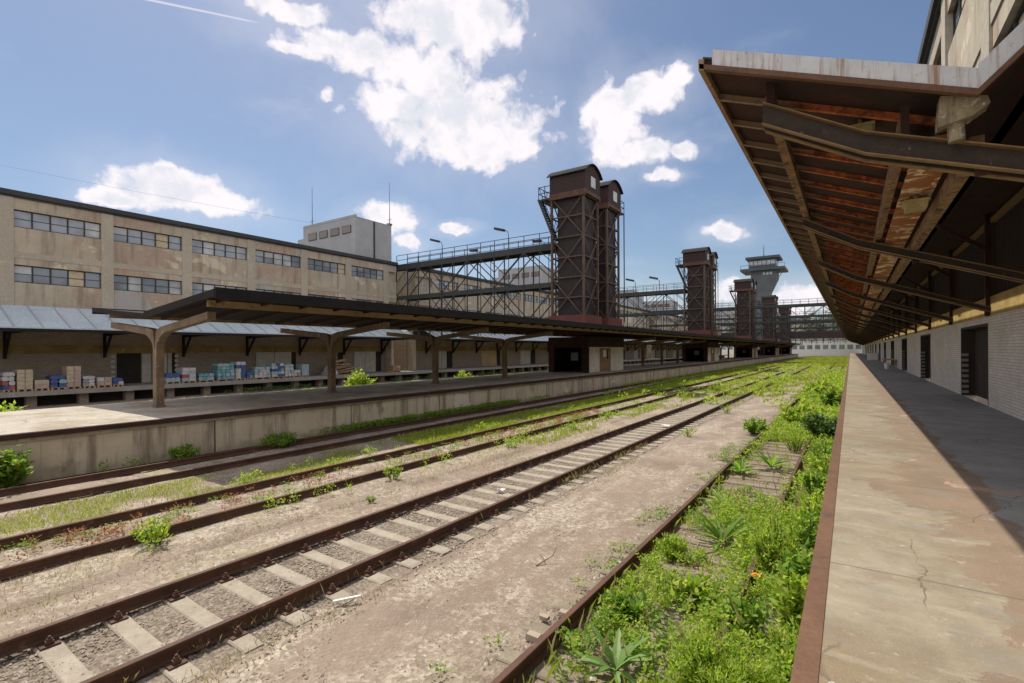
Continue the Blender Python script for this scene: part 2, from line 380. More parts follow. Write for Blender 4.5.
# ------------------------------------------------------------------ ground
struct('ground', MB().quad((-900,-120,GZ),(900,-120,GZ),(900,1500,GZ),(-900,1500,GZ)), 'ground')
def bumpy(name, x0, x1, y0, y1, z0, amp, mat, step=.16):
    xs = np.arange(x0, x1+.001, step); ys = np.arange(y0, y1+.001, step*1.6); X, Y = np.meshgrid(xs, ys)
    Z = z0+amp*(np.sin(X*3.1+np.sin(Y*1.3)*2)*.4+np.sin(Y*2.3+X*1.7)*.4+np.sin(X*9.1+Y*4.7)*.25+rng.normal(size=X.shape)*.25)
    ed = np.minimum(np.minimum(X-x0, x1-X), np.minimum(Y-y0, y1-Y)); Z = np.where(ed < .05, GZ-.05, Z)
    nx = len(xs); V = np.stack([X,Y,Z],-1).reshape(-1,3).tolist()
    F = [(r*nx+c, r*nx+c+1, (r+1)*nx+c+1, (r+1)*nx+c) for r in range(len(ys)-1) for c in range(nx-1)]
    mb = MB(); mb.v = V; mb.f = F; mb.m = [0]*len(F)
    o = obj(name, mb, mat, smooth=True); o['kind'] = 'structure'; return o
bumpy('dirt_strip', -16.25, -8.4, -3, 62, -.006, .02, 'ground')
bumpy('dirt_path', -5.1, -2.66, 1, 40, -.03, .013, 'ground', .1)
bumpy('ballast_bed', -7.8, -5.1, -3, 40, -.036, .014, 'ground', .1)

# ------------------------------------------------------------------ tracks
RAIL = [(-.062,0),(.062,0),(.062,.014),(.012,.032),(.010,.112),(.036,.122),(.036,.148),(.03,.152),(-.03,.152),(-.036,.148),(-.036,.122),(-.010,.112),(-.012,.032),(-.062,.014)]
def rail_mb(x, y0, y1, z0, z1):
    mb = MB(); n = max(2, int((y1-y0)/4)); vs = []; np_ = len(RAIL); ph = random.random()*6
    for k in range(n+1):
        y = y0+(y1-y0)*k/n; dx = .012*math.sin(y*.21+ph); dz = .006*math.sin(y*.33+ph*2)
        vs += [(x+p[0]+dx, y, z0+p[1]*(z1-z0)/.152+dz) for p in RAIL]
    fs = [(k*np_+i, k*np_+(i+1)%np_, (k+1)*np_+(i+1)%np_, (k+1)*np_+i) for k in range(n) for i in range(np_)]
    fs += [tuple(range(np_)), tuple(n*np_+i for i in range(np_))]
    return mb.add(vs, fs)
def sleeper_mb(xc, y, top, dip, w=.225, L=2.42):
    mb = MB(); xs = [-L/2,-L/2+.06,-.98,-.62,-.3,.3,.62,.98,L/2-.06,L/2]; zs = [top-.02,top-.005,top,top-.008,top-dip,top-dip,top-.008,top,top-.005,top-.02]
    n = len(xs); yaw = random.uniform(-.012,.012); vs = []
    for x, z in zip(xs, zs):
        wj = w/2*random.uniform(.96,1.04); zz = z+random.uniform(-.004,.004)
        for sx, dz in ((-1,-.12),(-1,-.015),(-.86,0),(.86,0),(1,-.015),(1,-.12)):
            vs.append((xc+x, y+sx*wj+x*yaw, zz+dz))
    fs = [(k*6+i, k*6+i+1, (k+1)*6+i+1, (k+1)*6+i) for k in range(n-1) for i in range(5)]
    fs += [tuple(range(6)), tuple((n-1)*6+i for i in range(6))]
    return mb.add(vs, fs)
def fasten_mb(xc, y, top, side):
    mb = MB()
    for rx in (side*.75,):
        mb.box(xc+rx-.17, xc+rx+.17, y-.085, y+.085, top-.006, top+.014)
        for s in (-1,1):
            cx = xc+rx+s*.115
            mb.box(cx-.03, cx+.03, y-.035, y+.035, top+.014, top+.05)
            mb.tube([(cx,y,top+.04),(cx,y,top+.1)], .016, 6)
            mb.tube([(cx,y,top+.05),(cx,y,top+.075)], .028, 6)
    return mb
def track(xc, y0, y1, label, near, ztop, smat, y_sl, dip, clamps=True, far_to=150):
    t = empty('railway_track', (xc, 8, 0), label, 'railway track', 'railway tracks in the yard')
    zf = ztop-.152
    for s in (-1,1): obj('rail', rail_mb(xc+s*.753, y0, y1, zf, ztop), 'rust_rail', t)
    top = zf-.012; y = y_sl; k = 0; far = MB()
    while y < far_to:
        if k < near:
            s = obj('sleeper', sleeper_mb(xc+random.uniform(-.02,.02), y, top, dip), smat, t)
            if clamps and k < 34: [obj('rail_fastening', fasten_mb(xc, y, top, q), 'rust_rail', s) for q in (-1,1)]
        else:
            far.box(xc-1.2, xc+1.2, y-.12, y+.12, -.05, top-.01)
        k += 1; y += .605
    if far.v: obj('sleeper', far, smat, t)['kind'] = 'stuff'
    return t
track(-14.55, -4, 200, 'rust brown track in the shade right beside the island platform wall', 40, .165, 'sleeper_old', 1.0, .01, False, 60)
track(-10.42, -2, 205, 'half overgrown track with grass strips on both sides, second from the island platform', 60, .165, 'sleeper', .9, .012, False, 60)
track(-6.45, -2, 215, 'clear main track with pale exposed sleepers along the dirt path', 98, .165, 'sleeper', .43, .02, True, 150)
track(-1.88, 1, 190, 'weed covered track next to the sunlit warehouse platform edge', 70, .155, 'sleeper_old', 1.2, .01, False, 60)

# loose stones
def stones(name, areas, seed):
    r = np.random.default_rng(seed); P = []; S = []
    for (x0,x1,y0,y1,n,s0,s1,pw) in areas:
        u = r.random(n)**pw; P.append(np.stack([r.uniform(x0,x1,n), y0+(y1-y0)*u, np.zeros(n)],1)); S.append(r.uniform(s0,s1,n)*r.uniform(.6,1.2,n))
    P = np.concatenate(P); S = np.concatenate(S); n = len(P)
    octa = np.array([(1,0,0),(0,1,0),(-1,0,0),(0,-1,0),(0,0,.7),(0,0,-.7)],float)
    V = octa[None]*(S[:,None,None]*r.uniform(.55,1.25,(n,6,1)))
    a = r.uniform(0,6.28,n); c, s_ = np.cos(a), np.sin(a)
    X = V[...,0]*c[:,None]-V[...,1]*s_[:,None]; Y = V[...,0]*s_[:,None]+V[...,1]*c[:,None]
    V = np.stack([X,Y,V[...,2]],-1)+P[:,None,:]; V[...,2] += GZ+.012
    me = bpy.data.meshes.new(name); F = np.array([(0,1,4),(1,2,4),(2,3,4),(3,0,4),(1,0,5),(2,1,5),(3,2,5),(0,3,5)])
    F = (F[None]+np.arange(n)[:,None,None]*6).reshape(-1,3)
    me.from_pydata(V.reshape(-1,3).tolist(), [], F.tolist()); me.materials.append(M['stones'])
    o = bpy.data.objects.new(name, me); COL.objects.link(o); return o
tag(stones('ballast_stones', [(-7.6,-5.2,-1,16,15000,.012,.03,1.35),(-5.4,-4.6,0,14,1800,.008,.022,1.3),(-4.9,-2.7,1.5,16,9000,.004,.011,1.4),(-5.1,-2.7,2,16,500,.015,.03,1.3),
     (-9.6,-7.4,0,12,1300,.006,.016,1.3),(-3.1,-2.7,3,12,500,.015,.06,1.4),(-2.6,-.4,3,14,900,.012,.05,1.4),(-13.6,-11.3,2,16,700,.012,.03,1.3)], 5),
    'grey brown ballast stones and pebbles lying along the tracks', 'gravel', None, 'stuff')

# ------------------------------------------------------------------ platforms
pl = empty('loading_platform', (1.6,10,0), 'sunlit concrete platform with a rusty steel edge running along the right warehouse', 'platform')
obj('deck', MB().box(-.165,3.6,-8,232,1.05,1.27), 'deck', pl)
obj('edge_angle', MB().ext([(-.285,1.277),(-.158,1.277),(-.158,1.271),(-.272,1.262),(-.274,1.08),(-.285,1.08)], -8, 232, segs=60), 'rust_edge', pl)
obj('side_wall', MB().box(-.2,.2,-8,232,0,1.06), 'plat_wall', pl)

isl = empty('island_platform', (-19.5,10,0), 'long concrete island platform with stained wall between the tracks', 'platform')
dk = MB().box(-22.72,-16.25,-14,216,1.0,1.212)
obj('deck', dk, 'deck_far', isl)
obj('platform_wall', MB().box(-22.6,-16.3,-14,215.9,0,1.01), 'plat_wall', isl)
obj('coping', MB().ext([(-16.249,1.217),(-16.33,1.217),(-16.33,1.213),(-16.16,1.213),(-16.16,1.10),(-16.249,1.08)], -14, 216), 'rust_dark', isl)

# ------------------------------------------------------------------ facade windows (5 panes a bay)
def window_meshes():
    W, H = 4.2, 1.06
    fr = MB()
    fr.box(-.05,.05,-W/2,W/2,0,.06); fr.box(-.05,.05,-W/2,W/2,H-.06,H)
    for k in range(6):
        y = -W/2+W*k/5; fr.box(-.052,.052,y-.035,y+.035,.001,H-.001)
    fr.box(-.03,.03,-W/2,W/2,H*.5-.015,H*.5+.015)
    return fr, W, H
WF, WW, WH = window_meshes()
frame_protos = []
def window_at(parent, x, y, z, seed):
    """window frame (with its panes as one sub-part) at a facade bay"""
    global frame_protos
    off = root_loc(parent)
    if not frame_protos:
        for v in range(5):
            me = bpy.data.meshes.new('window'); me.from_pydata(WF.v, [], WF.f); me.materials.append(M['steel_dark'])
            pm = bpy.data.meshes.new('pane'); pb = MB(); rr = random.Random(v*3+1)
            for k in range(5):
                y0 = -WW/2+WW*k/5+.03; y1 = y0+WW/5-.06
                p = rr.random(); mi = 0 if p < .62 else (1 if p < .86 else 2)
                for z0, z1 in ((.05,.52),(.54,1.01)):
                    tl = rr.uniform(-.012,.012)
                    pb.quad((tl,y0,z0),(-tl,y1,z0),(-tl,y1,z1),(tl,y0,z1), mi if rr.random() > .12 else 1)
            pm.from_pydata(pb.v, [], pb.f)
            for q in ('glass','glass_pale','board'): pm.materials.append(M[q])
            pm.polygons.foreach_set('material_index', pb.m)
            frame_protos.append((me, pm))
    me, pm = frame_protos[seed % 5]
    w = bpy.data.objects.new('window', me); COL.objects.link(w); w.parent = parent; w.location = Vector((x,y,z))-off
    p = bpy.data.objects.new('pane', pm); COL.objects.link(p); p.parent = w
    return w
WBAY = 4.87
def facade(parent, xf, s, y0, y1, ph, zbase, ztop=12.5, win_from=None):
    """upper storeys; xf = face, s = +1 when the face looks to +x, windows set back"""
    wl = MB(); b = xf-s*.3
    def bx(xa, xb, *r, mi=0): wl.box(min(xa,xb), max(xa,xb), *r, mi)
    for z0, z1 in ((zbase,7.35),(8.41,10.65),(11.71,ztop)): bx(b, xf, y0, y1, z0, z1)
    bx(b-s*.12, b, y0, y1, zbase, ztop)
    pr = MB(); k0 = math.floor((y0-ph)/WBAY)
    k = k0; ys = []
    while ph+k*WBAY < y1:
        y = ph+k*WBAY
        if y > y0+.3: pr.box(min(b,xf+s*.05), max(b,xf+s*.05), y-.33, min(y+.33,y1-.002), zbase+.003, ztop-.003)
        ys.append(y); k += 1
    for z in (9.0,): pr.box(min(b+s*.1,xf+s*.03), max(b+s*.1,xf+s*.03), y0+.002, y1-.004, z-.18, z+.18)
    obj('upper_wall', wl, 'facade', parent); obj('pilasters', pr, 'cream', parent)
    c = MB()
    c.box(min(b-s*.4,xf+s*.2), max(b-s*.4,xf+s*.2), y0-.1, y1+.1, ztop+.001, ztop+.3)
    c.box(min(b,xf+s*.1), max(b,xf+s*.1), y0-.05, y1+.05, ztop-.1, ztop)
    obj('cornice', c, 'steel_dark', parent)
    for i, y in enumerate(ys):
        yc = y+WBAY/2
        if yc-2.1 < y0 or yc+2.1 > y1: continue
        for j, z in enumerate((7.35,10.65)): window_at(parent, xf-s*.16, yc, z, i*2+j*3+int(abs(y0)))

# ------------------------------------------------------------------ right warehouse
rw = empty('warehouse_building', (3.8,20,0), 'tall cream warehouse on the right, white brick ground floor under a rusty upswept canopy', 'warehouse')
XW = 3.6; Y1R = 232
doors = [21.5+13.7*k for k in range(15)]; DW = 4.7
wall = MB(); y = -8
for d in doors+[Y1R]:
    if d > Y1R: d = Y1R
    if d > y: wall.box(XW, XW+.45, y, d, 1.0, 4.12)
    y = d+DW
for d in doors: wall.box(XW, XW+.45, d, d+DW, 3.9, 4.12)
obj('lower_wall', wall, 'white_brick', rw)
for d in doors[:12]:
    dr = MB(); n = 24
    dr.box(XW+.43,XW+.5,d,d+DW,1.27,3.9)
    for i in range(n): dr.box(XW+.39,XW+.43,d+DW*i/n+.02,d+DW*(i+1)/n-.02,1.29,3.88)
    o = obj('door', dr, 'slat', rw)
    q = MB()
    for i in range(8): q.box(XW-.02,XW+.2,d+DW-.14,d+DW-.062,1.36+i*.205,1.36+i*.205+.105)
    obj('jamb_blocks', q, 'stone_grey', o)
    obj('jamb_lining', MB().box(XW-.004,XW+.385,d+DW-.06,d+DW-.005,1.272,3.895).box(XW-.004,XW+.385,d+.005,d+.06,1.272,3.895).box(XW-.003,XW+.384,d+.06,d+DW-.06,3.82,3.896), 'slat', o)
obj('lintel_band', MB().box(XW-.02,XW+.45,-8,Y1R,4.12,4.70), 'yellow_band', rw)
cl = MB(); cl.box(XW+.12,XW+.2,-8,Y1R,4.7,7.25)
for i in range(700):
    yy = 8+i*.16
    if yy < 120: cl.box(XW+.085,XW+.12,yy,yy+.07,4.72,7.2)
obj('clerestory_panel', cl, 'slat', rw)
obj('soffit', MB().box(2.15,XW+.45,-8,Y1R,7.25,7.4), 'rust_dark', rw)
fr0 = MB().box(XW-.03,XW+.12,14.25+.16,14.25+.36,4.7,7.25); 
fr0.box(XW-.03,XW+.1,14.25+.36,14.25+BAY-.16,6.95,7.1)
f0 = obj('window_frame', fr0, 'arm_flange', rw)
for k in range(-2,31):
    if k: shift_copy(f0, (0,k*BAY,0))
facade(rw, 2.1, -1, -8, Y1R, 12.4, 7.25)

# canopy on the right warehouse
YC0, YC1 = 7.0, 231
cn = obj('canopy', MB().ext([(-1.6,7.0),(-1.6,6.94),(1.1,5.84),(2.12,6.84),(2.12,6.92),(1.1,5.92)], YC0, YC1), ['rust_dark'], rw)
fa = MB()
def slab_face(mb, p, q, y0, y1, h):
    mb.add([(p[0],y0,p[1]),(q[0],y0,q[1]),(q[0],y0,q[1]+h),(p[0],y0,p[1]+h),(p[0],y1,p[1]),(q[0],y1,q[1]),(q[0],y1,q[1]+h),(p[0],y1,p[1]+h)],
           [(0,1,2,3),(7,6,5,4),(0,4,5,1),(1,5,6,2),(2,6,7,3),(3,7,4,0)])
slab_face(fa, (-1.5,6.87), (1.1,5.79), YC0-.03, YC0-.003, .215); slab_face(fa, (1.1,5.79), (2.12,6.79), YC0-.03, YC0-.003, .25)
obj('front_fascia', fa, 'fascia', cn)
dl = MB(); slab_face(dl, (-1.66,6.87), (1.1,5.72), YC0-.05, YC0+.03, .068); slab_face(dl, (1.1,5.72), (2.12,6.72), YC0-.05, YC0+.03, .068)
obj('drip_edge', dl, 'rust_edge', cn)
obj('side_fascia', MB().ext([(-1.67,6.85),(-1.6,6.83),(-1.6,6.98),(-1.67,7.0)], YC0-.05, YC1), 'rust_tan', cn)
obj('roof_covering', MB().ext([(-1.62,7.03),(-1.62,7.004),(1.1,5.924),(2.12,6.924),(2.12,6.98),(1.1,5.99)], YC0-.02, YC1), 'steel_dark', cn)
def rib_paint():
    m, nt, b, out = new_mat('rib_paint'); g = G(nt); x,y,z = g.xyz()
    f = g.step(g.math('ADD', x, g.math('MULTIPLY', g.noise(3,5,.65), .8)), -.55,.0)
    col = g.mix(f, (.27,.19,.12), g.mix(g.step(g.noise(6,6,.7), .42,.62), (.6,.17,.06), (.18,.06,.03)))
    col = g.mix(g.step(g.noise(9,5,.7), .5,.7,0,.7), col, (.08,.04,.025))
    g.l(col, b.inputs['Base Color']); b.inputs['Roughness'].default_value = .9; return m
M['rib'] = rib_paint()
def rib_mb(y):
    mb = MB()
    def sl(x0,z0,x1,z1,dy,d0,d1): 
        mb.add([(x0,y-dy,z0-d1),(x1,y-dy,z1-d1),(x1,y+dy,z1-d1),(x0,y+dy,z0-d1),(x0,y-dy,z0-d0),(x1,y-dy,z1-d0),(x1,y+dy,z1-d0),(x0,y+dy,z0-d0)],
               [(3,2,1,0),(4,5,6,7),(0,1,5,4),(1,2,6,5),(2,3,7,6),(3,0,4,7)])
    sl(-1.6,6.94,1.08,5.85,.012,.002,.085); sl(-1.6,6.94,1.08,5.85,.032,.085,.1)
    return mb
rb0 = obj('rib', rib_mb(YC0+.95), ['rib'], cn)
for k in range(1,100): shift_copy(rb0, (0,k*1.0,0))
far = MB()
for k in range(100,222):
    r_ = rib_mb(YC0+.95+k*1.0); far.add(r_.v, r_.f)
obj('rib', far, 'rib', cn)['kind'] = 'stuff'
M['purlin'] = weathered('worn_ochre_purlin', (.34,.21,.1), (.2,.12,.06), (.06,.03,.02), 3.2, 22, .85, f3=(.52,.6), bump=.5)
def roofz(x): return 6.94-(x+1.6)*1.1/2.7
for (x0,x1,z0,z1,mt) in ((-.95,-.82,6.33,6.55,'purlin'),(.48,.59,5.6,5.84,'purlin'),(1.12,1.25,5.28,5.5,'purlin')):
    obj('purlin', MB().ext([(x0,z0),(x1,z0),(x1,z1),(x0,z1)], 7.58, YC1, segs=20), mt, cn)
st = MB()
for k in range(160):
    y = 7.5+k*1.4; st.box(.66,1.06,y,y+1.36,5.5+.03*random.random(),5.56)
def strip_mat():
    m, nt, b, out = new_mat('flaking_ceiling_strip'); g = G(nt)
    col = g.mix(g.step(g.noise(2.2,6,.7,dist=.8), .42,.5), (.8,.68,.45), (.36,.13,.045))
    col = g.mix(g.step(g.noise(5,5,.7,dist=.5), .58,.64), col, (.1,.045,.03))
    g.l(col, b.inputs['Base Color']); b.inputs['Roughness'].default_value = .8; g.bump(b, g.noise(9,5,.6), .6, .05); return m
M['strip'] = strip_mat()
obj('ceiling_strip', st, 'strip', cn)
# drain hopper under the valley
hp = MB(); y0, y1 = 7.12, 7.36
hp.add([(.82,y0,5.86),(1.2,y0,5.76),(1.2,y1,5.76),(.82,y1,5.86),(.8,y0,5.62),(1.22,y0,5.68),(1.22,y1,5.68),(.8,y1,5.62),(.8,y0,5.52),(1.08,y0,5.58),(1.08,y1,5.58),(.8,y1,5.52)],
       [(0,1,2,3),(0,4,5,1),(1,5,6,2),(2,6,7,3),(3,7,4,0),(4,8,9,5),(5,9,10,6),(6,10,11,7),(7,11,8,4),(8,11,10,9)])
hp.tube([(.96,7.24,5.56),(.97,7.24,5.37)], .075, 12)
M['hopper'] = weathered('peeling_zinc', (.36,.31,.2), (.22,.17,.1), (.5,.48,.42), 5, 24, .8, f3=(.56,.64), streak=(14,6,2), streak_col=(.08,.05,.03), streak_amt=.8)
obj('drain_hopper', hp, 'hopper', cn)
def lampbox(x, y, z):
    mb = MB().box(x-.13,x+.13,y-.2,y+.2,z,z+.09); mb.box(x-.16,x+.16,y-.23,y+.23,z+.09,z+.12); mb.box(x-.02,x+.02,y-.02,y+.02,z+.12,z+.45); return mb
for x,y,z in ((.12,8.3,5.98),(.86,10.1,5.3),(.86,23.8,5.3)): obj('lamp_box', lampbox(x,y,z), 'lamp_yellow', cn)
# bracket arms
def arm_mb(y, f=1.):
    w = MB(); pts = [(-.95,6.22,.26*f),(.16,5.57,.24*f),(3.6,4.29,.2*f)]
    for dy in (-.085,.085):
        for (xa,za,ha),(xb,zb,hb) in zip(pts, pts[1:]):
            w.add([(xa,y+dy-.012,za-ha/2),(xb,y+dy-.012,zb-hb/2),(xb,y+dy-.012,zb+hb/2),(xa,y+dy-.012,za+ha/2),(xa,y+dy+.012,za-ha/2),(xb,y+dy+.012,zb-hb/2),(xb,y+dy+.012,zb+hb/2),(xa,y+dy+.012,za+ha/2)],
                  [(0,1,2,3),(7,6,5,4),(0,4,5,1),(1,5,6,2),(2,6,7,3),(3,7,4,0)])
            for sgn in (-1,1):
                fl = []
                for (x,z,h) in ((xa,za,ha),(xb,zb,hb)):
                    zz = z+sgn*(h/2+.001); fl += [(x,y+dy*1.6-.045,zz),(x,y+dy*1.6+.045,zz),(x,y+dy*1.6+.045,zz+sgn*.016),(x,y+dy*1.6-.045,zz+sgn*.016)]
                w.add(fl, [(0,1,2,3),(7,6,5,4),(0,4,5,1),(1,5,6,2),(2,6,7,3),(3,7,4,0)], 1)
    return w
def post_mb(y):
    w = MB().box(XW-.13,XW-.035,y-.09,y+.09,4.1,7.24)
    w.beam((XW-.1,y,6.2),(2.2,y,7.2),.09,.12); return w
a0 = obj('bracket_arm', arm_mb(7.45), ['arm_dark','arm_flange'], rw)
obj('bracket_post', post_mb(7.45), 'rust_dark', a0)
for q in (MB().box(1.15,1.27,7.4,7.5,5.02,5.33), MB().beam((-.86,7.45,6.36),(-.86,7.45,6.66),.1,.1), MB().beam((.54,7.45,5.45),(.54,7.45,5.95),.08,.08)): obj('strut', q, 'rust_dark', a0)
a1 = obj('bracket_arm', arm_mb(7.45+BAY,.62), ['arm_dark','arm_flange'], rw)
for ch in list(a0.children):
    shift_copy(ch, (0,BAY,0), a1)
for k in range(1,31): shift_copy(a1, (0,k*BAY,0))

# junk on the right platform
tb = empty('wooden_table', (3.1,60,1.27), 'small brown wooden table standing by the right warehouse wall', 'table')
obj('table_top', MB().box(2.6,3.5,58.6,61.4,2.0,2.07), 'wood', tb)
for xx in (2.65,3.4):
    for yy in (58.7,61.2): obj('leg', MB().box(xx,xx+.07,yy,yy+.07,1.27,2.0), 'wood', tb)
o = MB(); o.tube([(2.7,56,1.27),(2.7,56,1.75)], [.17,.21], 12); o.tube([(2.7,56,1.75),(2.7,56,1.78)], .23, 12)
tag(obj('plastic_bucket', o, 'paper', origin=(2.7,56,1.27)), 'small white bucket on the floor in front of the brown wooden table', 'bucket')
o = MB().box(2.2,3.5,96,98,1.27,2.3); o.box(2.15,3.55,95.95,98.05,2.3,2.36)
tag(obj('storage_box', o, 'paper', origin=(2.9,97,1.27)), 'large white box far down the shaded right platform', 'box')

# ------------------------------------------------------------------ left warehouses
SECT = 41.5
names = ['weathered cream warehouse on the left with two window rows above a blue grey lean-to roof',
         'second cream warehouse from the left, seen through the first footbridge truss',
         'third cream warehouse, between the second and third footbridges',
         'fourth cream warehouse, behind the third pair of lift towers',
         'farthest of the cream warehouses in the left row']
XF = -41.3; XB = -42.8
def left_warehouse(i):
    ya = -16 if i == 0 else i*SECT; yb = 38.4+i*SECT
    w = empty('warehouse_building', (-45, (ya+yb)/2, 0), names[i], 'warehouse', 'cream warehouses along the left side')
    facade(w, XF, 1, ya, yb, 7.72+i*SECT-WBAY*8, 5.6)
    obj('end_wall', MB().box(XF-14,XF-.45,yb-.35,yb-.02,.3,12.5), 'facade', w); obj('end_wall', MB().box(XF-14,XF-.45,ya+.02,ya+.3,.3,12.5), 'facade', w)
    obj('flat_roof', MB().box(XF-14,XF-.72,ya,yb,12.5,12.7), 'black', w)
    obj('lower_wall', MB().box(XB-.3,XB,ya,yb,.3,5.9), 'old_brick', w)
    obj('lintel_band', MB().box(XB-.02,XB+.05,ya+.02,yb-.02,3.05,3.62), 'brown_band', w)
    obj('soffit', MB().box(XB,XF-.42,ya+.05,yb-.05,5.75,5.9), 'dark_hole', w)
    # lean-to roof
    cr = MB().ext([(-38.0,4.56),(-38.0,4.48),(XF-.01,5.86),(XF-.01,5.97)], ya, yb)
    c = obj('lean_to_roof', cr, 'skylight', w)
    sm = MB()
    for k in range(int((yb-ya)/1.2)):
        y = ya+.6+k*1.2; sm.add([(-38.0,y-.03,4.57),(XF,y-.03,5.98),(XF,y+.03,5.98),(-38.0,y+.03,4.57),(-38.0,y-.03,4.62),(XF,y-.03,6.02),(XF,y+.03,6.02),(-38.0,y+.03,4.62)], [(0,1,2,3),(7,6,5,4),(0,4,5,1),(1,5,6,2),(2,6,7,3),(3,7,4,0)])
    obj('roof_seams', sm, 'pale_grey', c)
    obj('eaves_beam', MB().box(-38.06,-37.94,ya,yb,4.3,4.475), 'black', c)
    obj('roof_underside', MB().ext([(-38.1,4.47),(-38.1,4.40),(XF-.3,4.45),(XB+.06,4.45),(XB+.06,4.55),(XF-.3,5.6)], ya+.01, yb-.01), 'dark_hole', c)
    b = MB(); y = 7.9+i*SECT
    def br(y):
        m = MB(); m.box(XB+.06,XB+.2,y-.07,y+.07,2.75,4.4); m.beam((XB+.14,y,2.9),(XB+1.3,y,4.25),.12,.14); m.beam((XB+.06,y,4.33),(-38.1,y,4.40),.14,.2); return m
    b0 = obj('roof_bracket', br(7.9+i*SECT), 'black', w)
    for k in range(-4,7):
        if k and ya < 7.9+i*SECT+k*4.93 < yb: shift_copy(b0, (0,k*4.93,0))
    return w
def door(parent, y0, ym, y1, mat='shutter', zb=.9, zt=3.05, lean=0):
    """double shutter from y0 to ym, open gap from ym to y1"""
    d = MB(); h = (ym-y0)/2
    for k in range(2):
        a = y0+k*h+.03; b = a+h-.06
        d.add([(XB+.03,a,zb),(XB+.03,b,zb),(XB+.03,b-lean,zt),(XB+.03,a-lean,zt),(XB+.09,a,zb),(XB+.09,b,zb),(XB+.09,b-lean,zt),(XB+.09,a-lean,zt)], [(0,1,2,3),(7,6,5,4),(0,4,5,1),(1,5,6,2),(2,6,7,3),(3,7,4,0)])
    o = obj('door', d, mat, parent)
    obj('dark_opening', MB().box(XB-.25,XB+.012,min(ym,y1),max(ym,y1),zb,zt), 'dark_hole', o)
lw = [left_warehouse(i) for i in range(5)]
for a in ((16.35,17.0,17.25),(23.45,26.8,27.3),(33.8,36.7,37.5)): door(lw[0], *a)
# wide open door
od = obj('door', MB().box(XB-.28,XB+.012,13.55,15.0,.9,3.05), 'dark_hole', lw[0])
fr = MB()
for y in (13.3,17.3):
    for k in range(6): fr.box(XB+.001,XB+.06+.03*(k%2),y-.12,y+.12,.92+k*.36,.92+k*.36+.2)
obj('jamb_blocks', fr, 'shutter', od)
obj('door', MB().box(XB+.02,XB+.08,15.05,15.6,.9,3.0), 'shutter', lw[0])
obj('dark_opening', MB().box(XB-.2,XB+.013,31.9,32.5,.9,3.0), 'dark_hole', lw[0])
for a in ((46.3,48.2,49.4),(65.4,68.4,70),): door(lw[1], *a)
door(lw[1], 55.6,59.2,60.1,'tan_shutter',lean=.25)
obj('dark_opening', MB().box(XB-.2,XB+.013,41.8,42.6,.9,3.0), 'dark_hole', lw[1])
for i in (2,3,4):
    for k in range(4): door(lw[i], i*SECT+3+k*9.6, i*SECT+6+k*9.6, i*SECT+7+k*9.6)
# roof blocks above the left warehouses
def roof_block(w, y0, d, x0=-42.0):
    s = MB(); s.box(x0-8.9,x0,y0,y0+d,12.7,16.9); s.box(x0-8.9,x0+.02,y0-.02,y0+.22,16.9,17.15); s.box(x0-8.7,x0-.03,y0+.22,y0+d-.2,16.9,16.96,1)
    s.box(x0-.2,x0+.03,y0+d-.5,y0+d+.02,16.9,17.15)
    s.box(x0-10.6,x0-8.9,y0+.4,y0+d,12.7,15.9)
    r_ = obj('roof_block', s, ['pale_grey','steel_dark'], w)
    for k in range(4):
        xx = x0-7.9+k*1.95
        m = MB().box(xx,xx+1.45,y0-.05,y0-.004,15.35,16.15); m.box(xx+.06,xx+1.39,y0-.056,y0-.05,15.41,16.09,1)
        obj('window', m, ['steel_dark','brown_glass'], r_)
    obj('downpipe', MB().box(x0+.002,x0+.12,y0+d*.5-.06,y0+d*.5+.06,12.8,16.9), 'steel_dark', r_)
    return r_
M['brown_glass'] = glass('brown_roof_glass', (.14,.1,.07), .3)
roof_block(lw[0], 33.45, 4.9); 
for i,y in ((1,71),(2,113),(3,143),(4,190)): roof_block(lw[i], y, 6)
for x,y,z0,z1,lb in ((-49.6,33.7,17.1,21.4,'thin antenna mast on the left corner of the pale roof block'),(-42.1,38.2,17.1,21.7,'thin antenna mast on the right corner of the pale roof block')):
    m = MB(); m.tube([(x,y,z0-.1),(x,y,z0+1.2),(x,y,z1)], [.05,.035,.018], 6); m.box(x-.2,x+.2,y-.2,y+.2,z0-.12,z0+.05); m.beam((x-.35,y,z0+.5),(x+.35,y,z0+.5),.03,.03)
    tag(obj('antenna_mast', m, 'wire', origin=(x,y,z0)), lb, 'antenna', 'antenna masts on the roof block')
m = MB(); pts = []
for k in range(13):
    u = k/12; u *= 1.4; pts.append((-49.6-16.6*u, 33.7-21.7*u, 17.4+3.4*u+.5*u*(u-1)))
m.tube(pts, .009, 5); tag(obj('overhead_cable', m, 'wire'), 'thin cable sagging across the sky to the pale roof block', 'cable')

# dock along the left warehouses
dkk = empty('loading_dock', (-40.8,20,0), 'low grey dock with dark piers under it below the left warehouses', 'platform')
obj('dock_slab', MB().box(-42.79,-38.9,-16,205,.62,.9), 'stone_grey', dkk)
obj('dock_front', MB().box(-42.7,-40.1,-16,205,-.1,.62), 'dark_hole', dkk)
p0 = obj('dock_pier', MB().box(-40.05,-39.5,-13.4,-12.95,-.1,.62), 'old_brick', dkk)
for k in range(1,60): shift_copy(p0, (0,k*2.4,0))

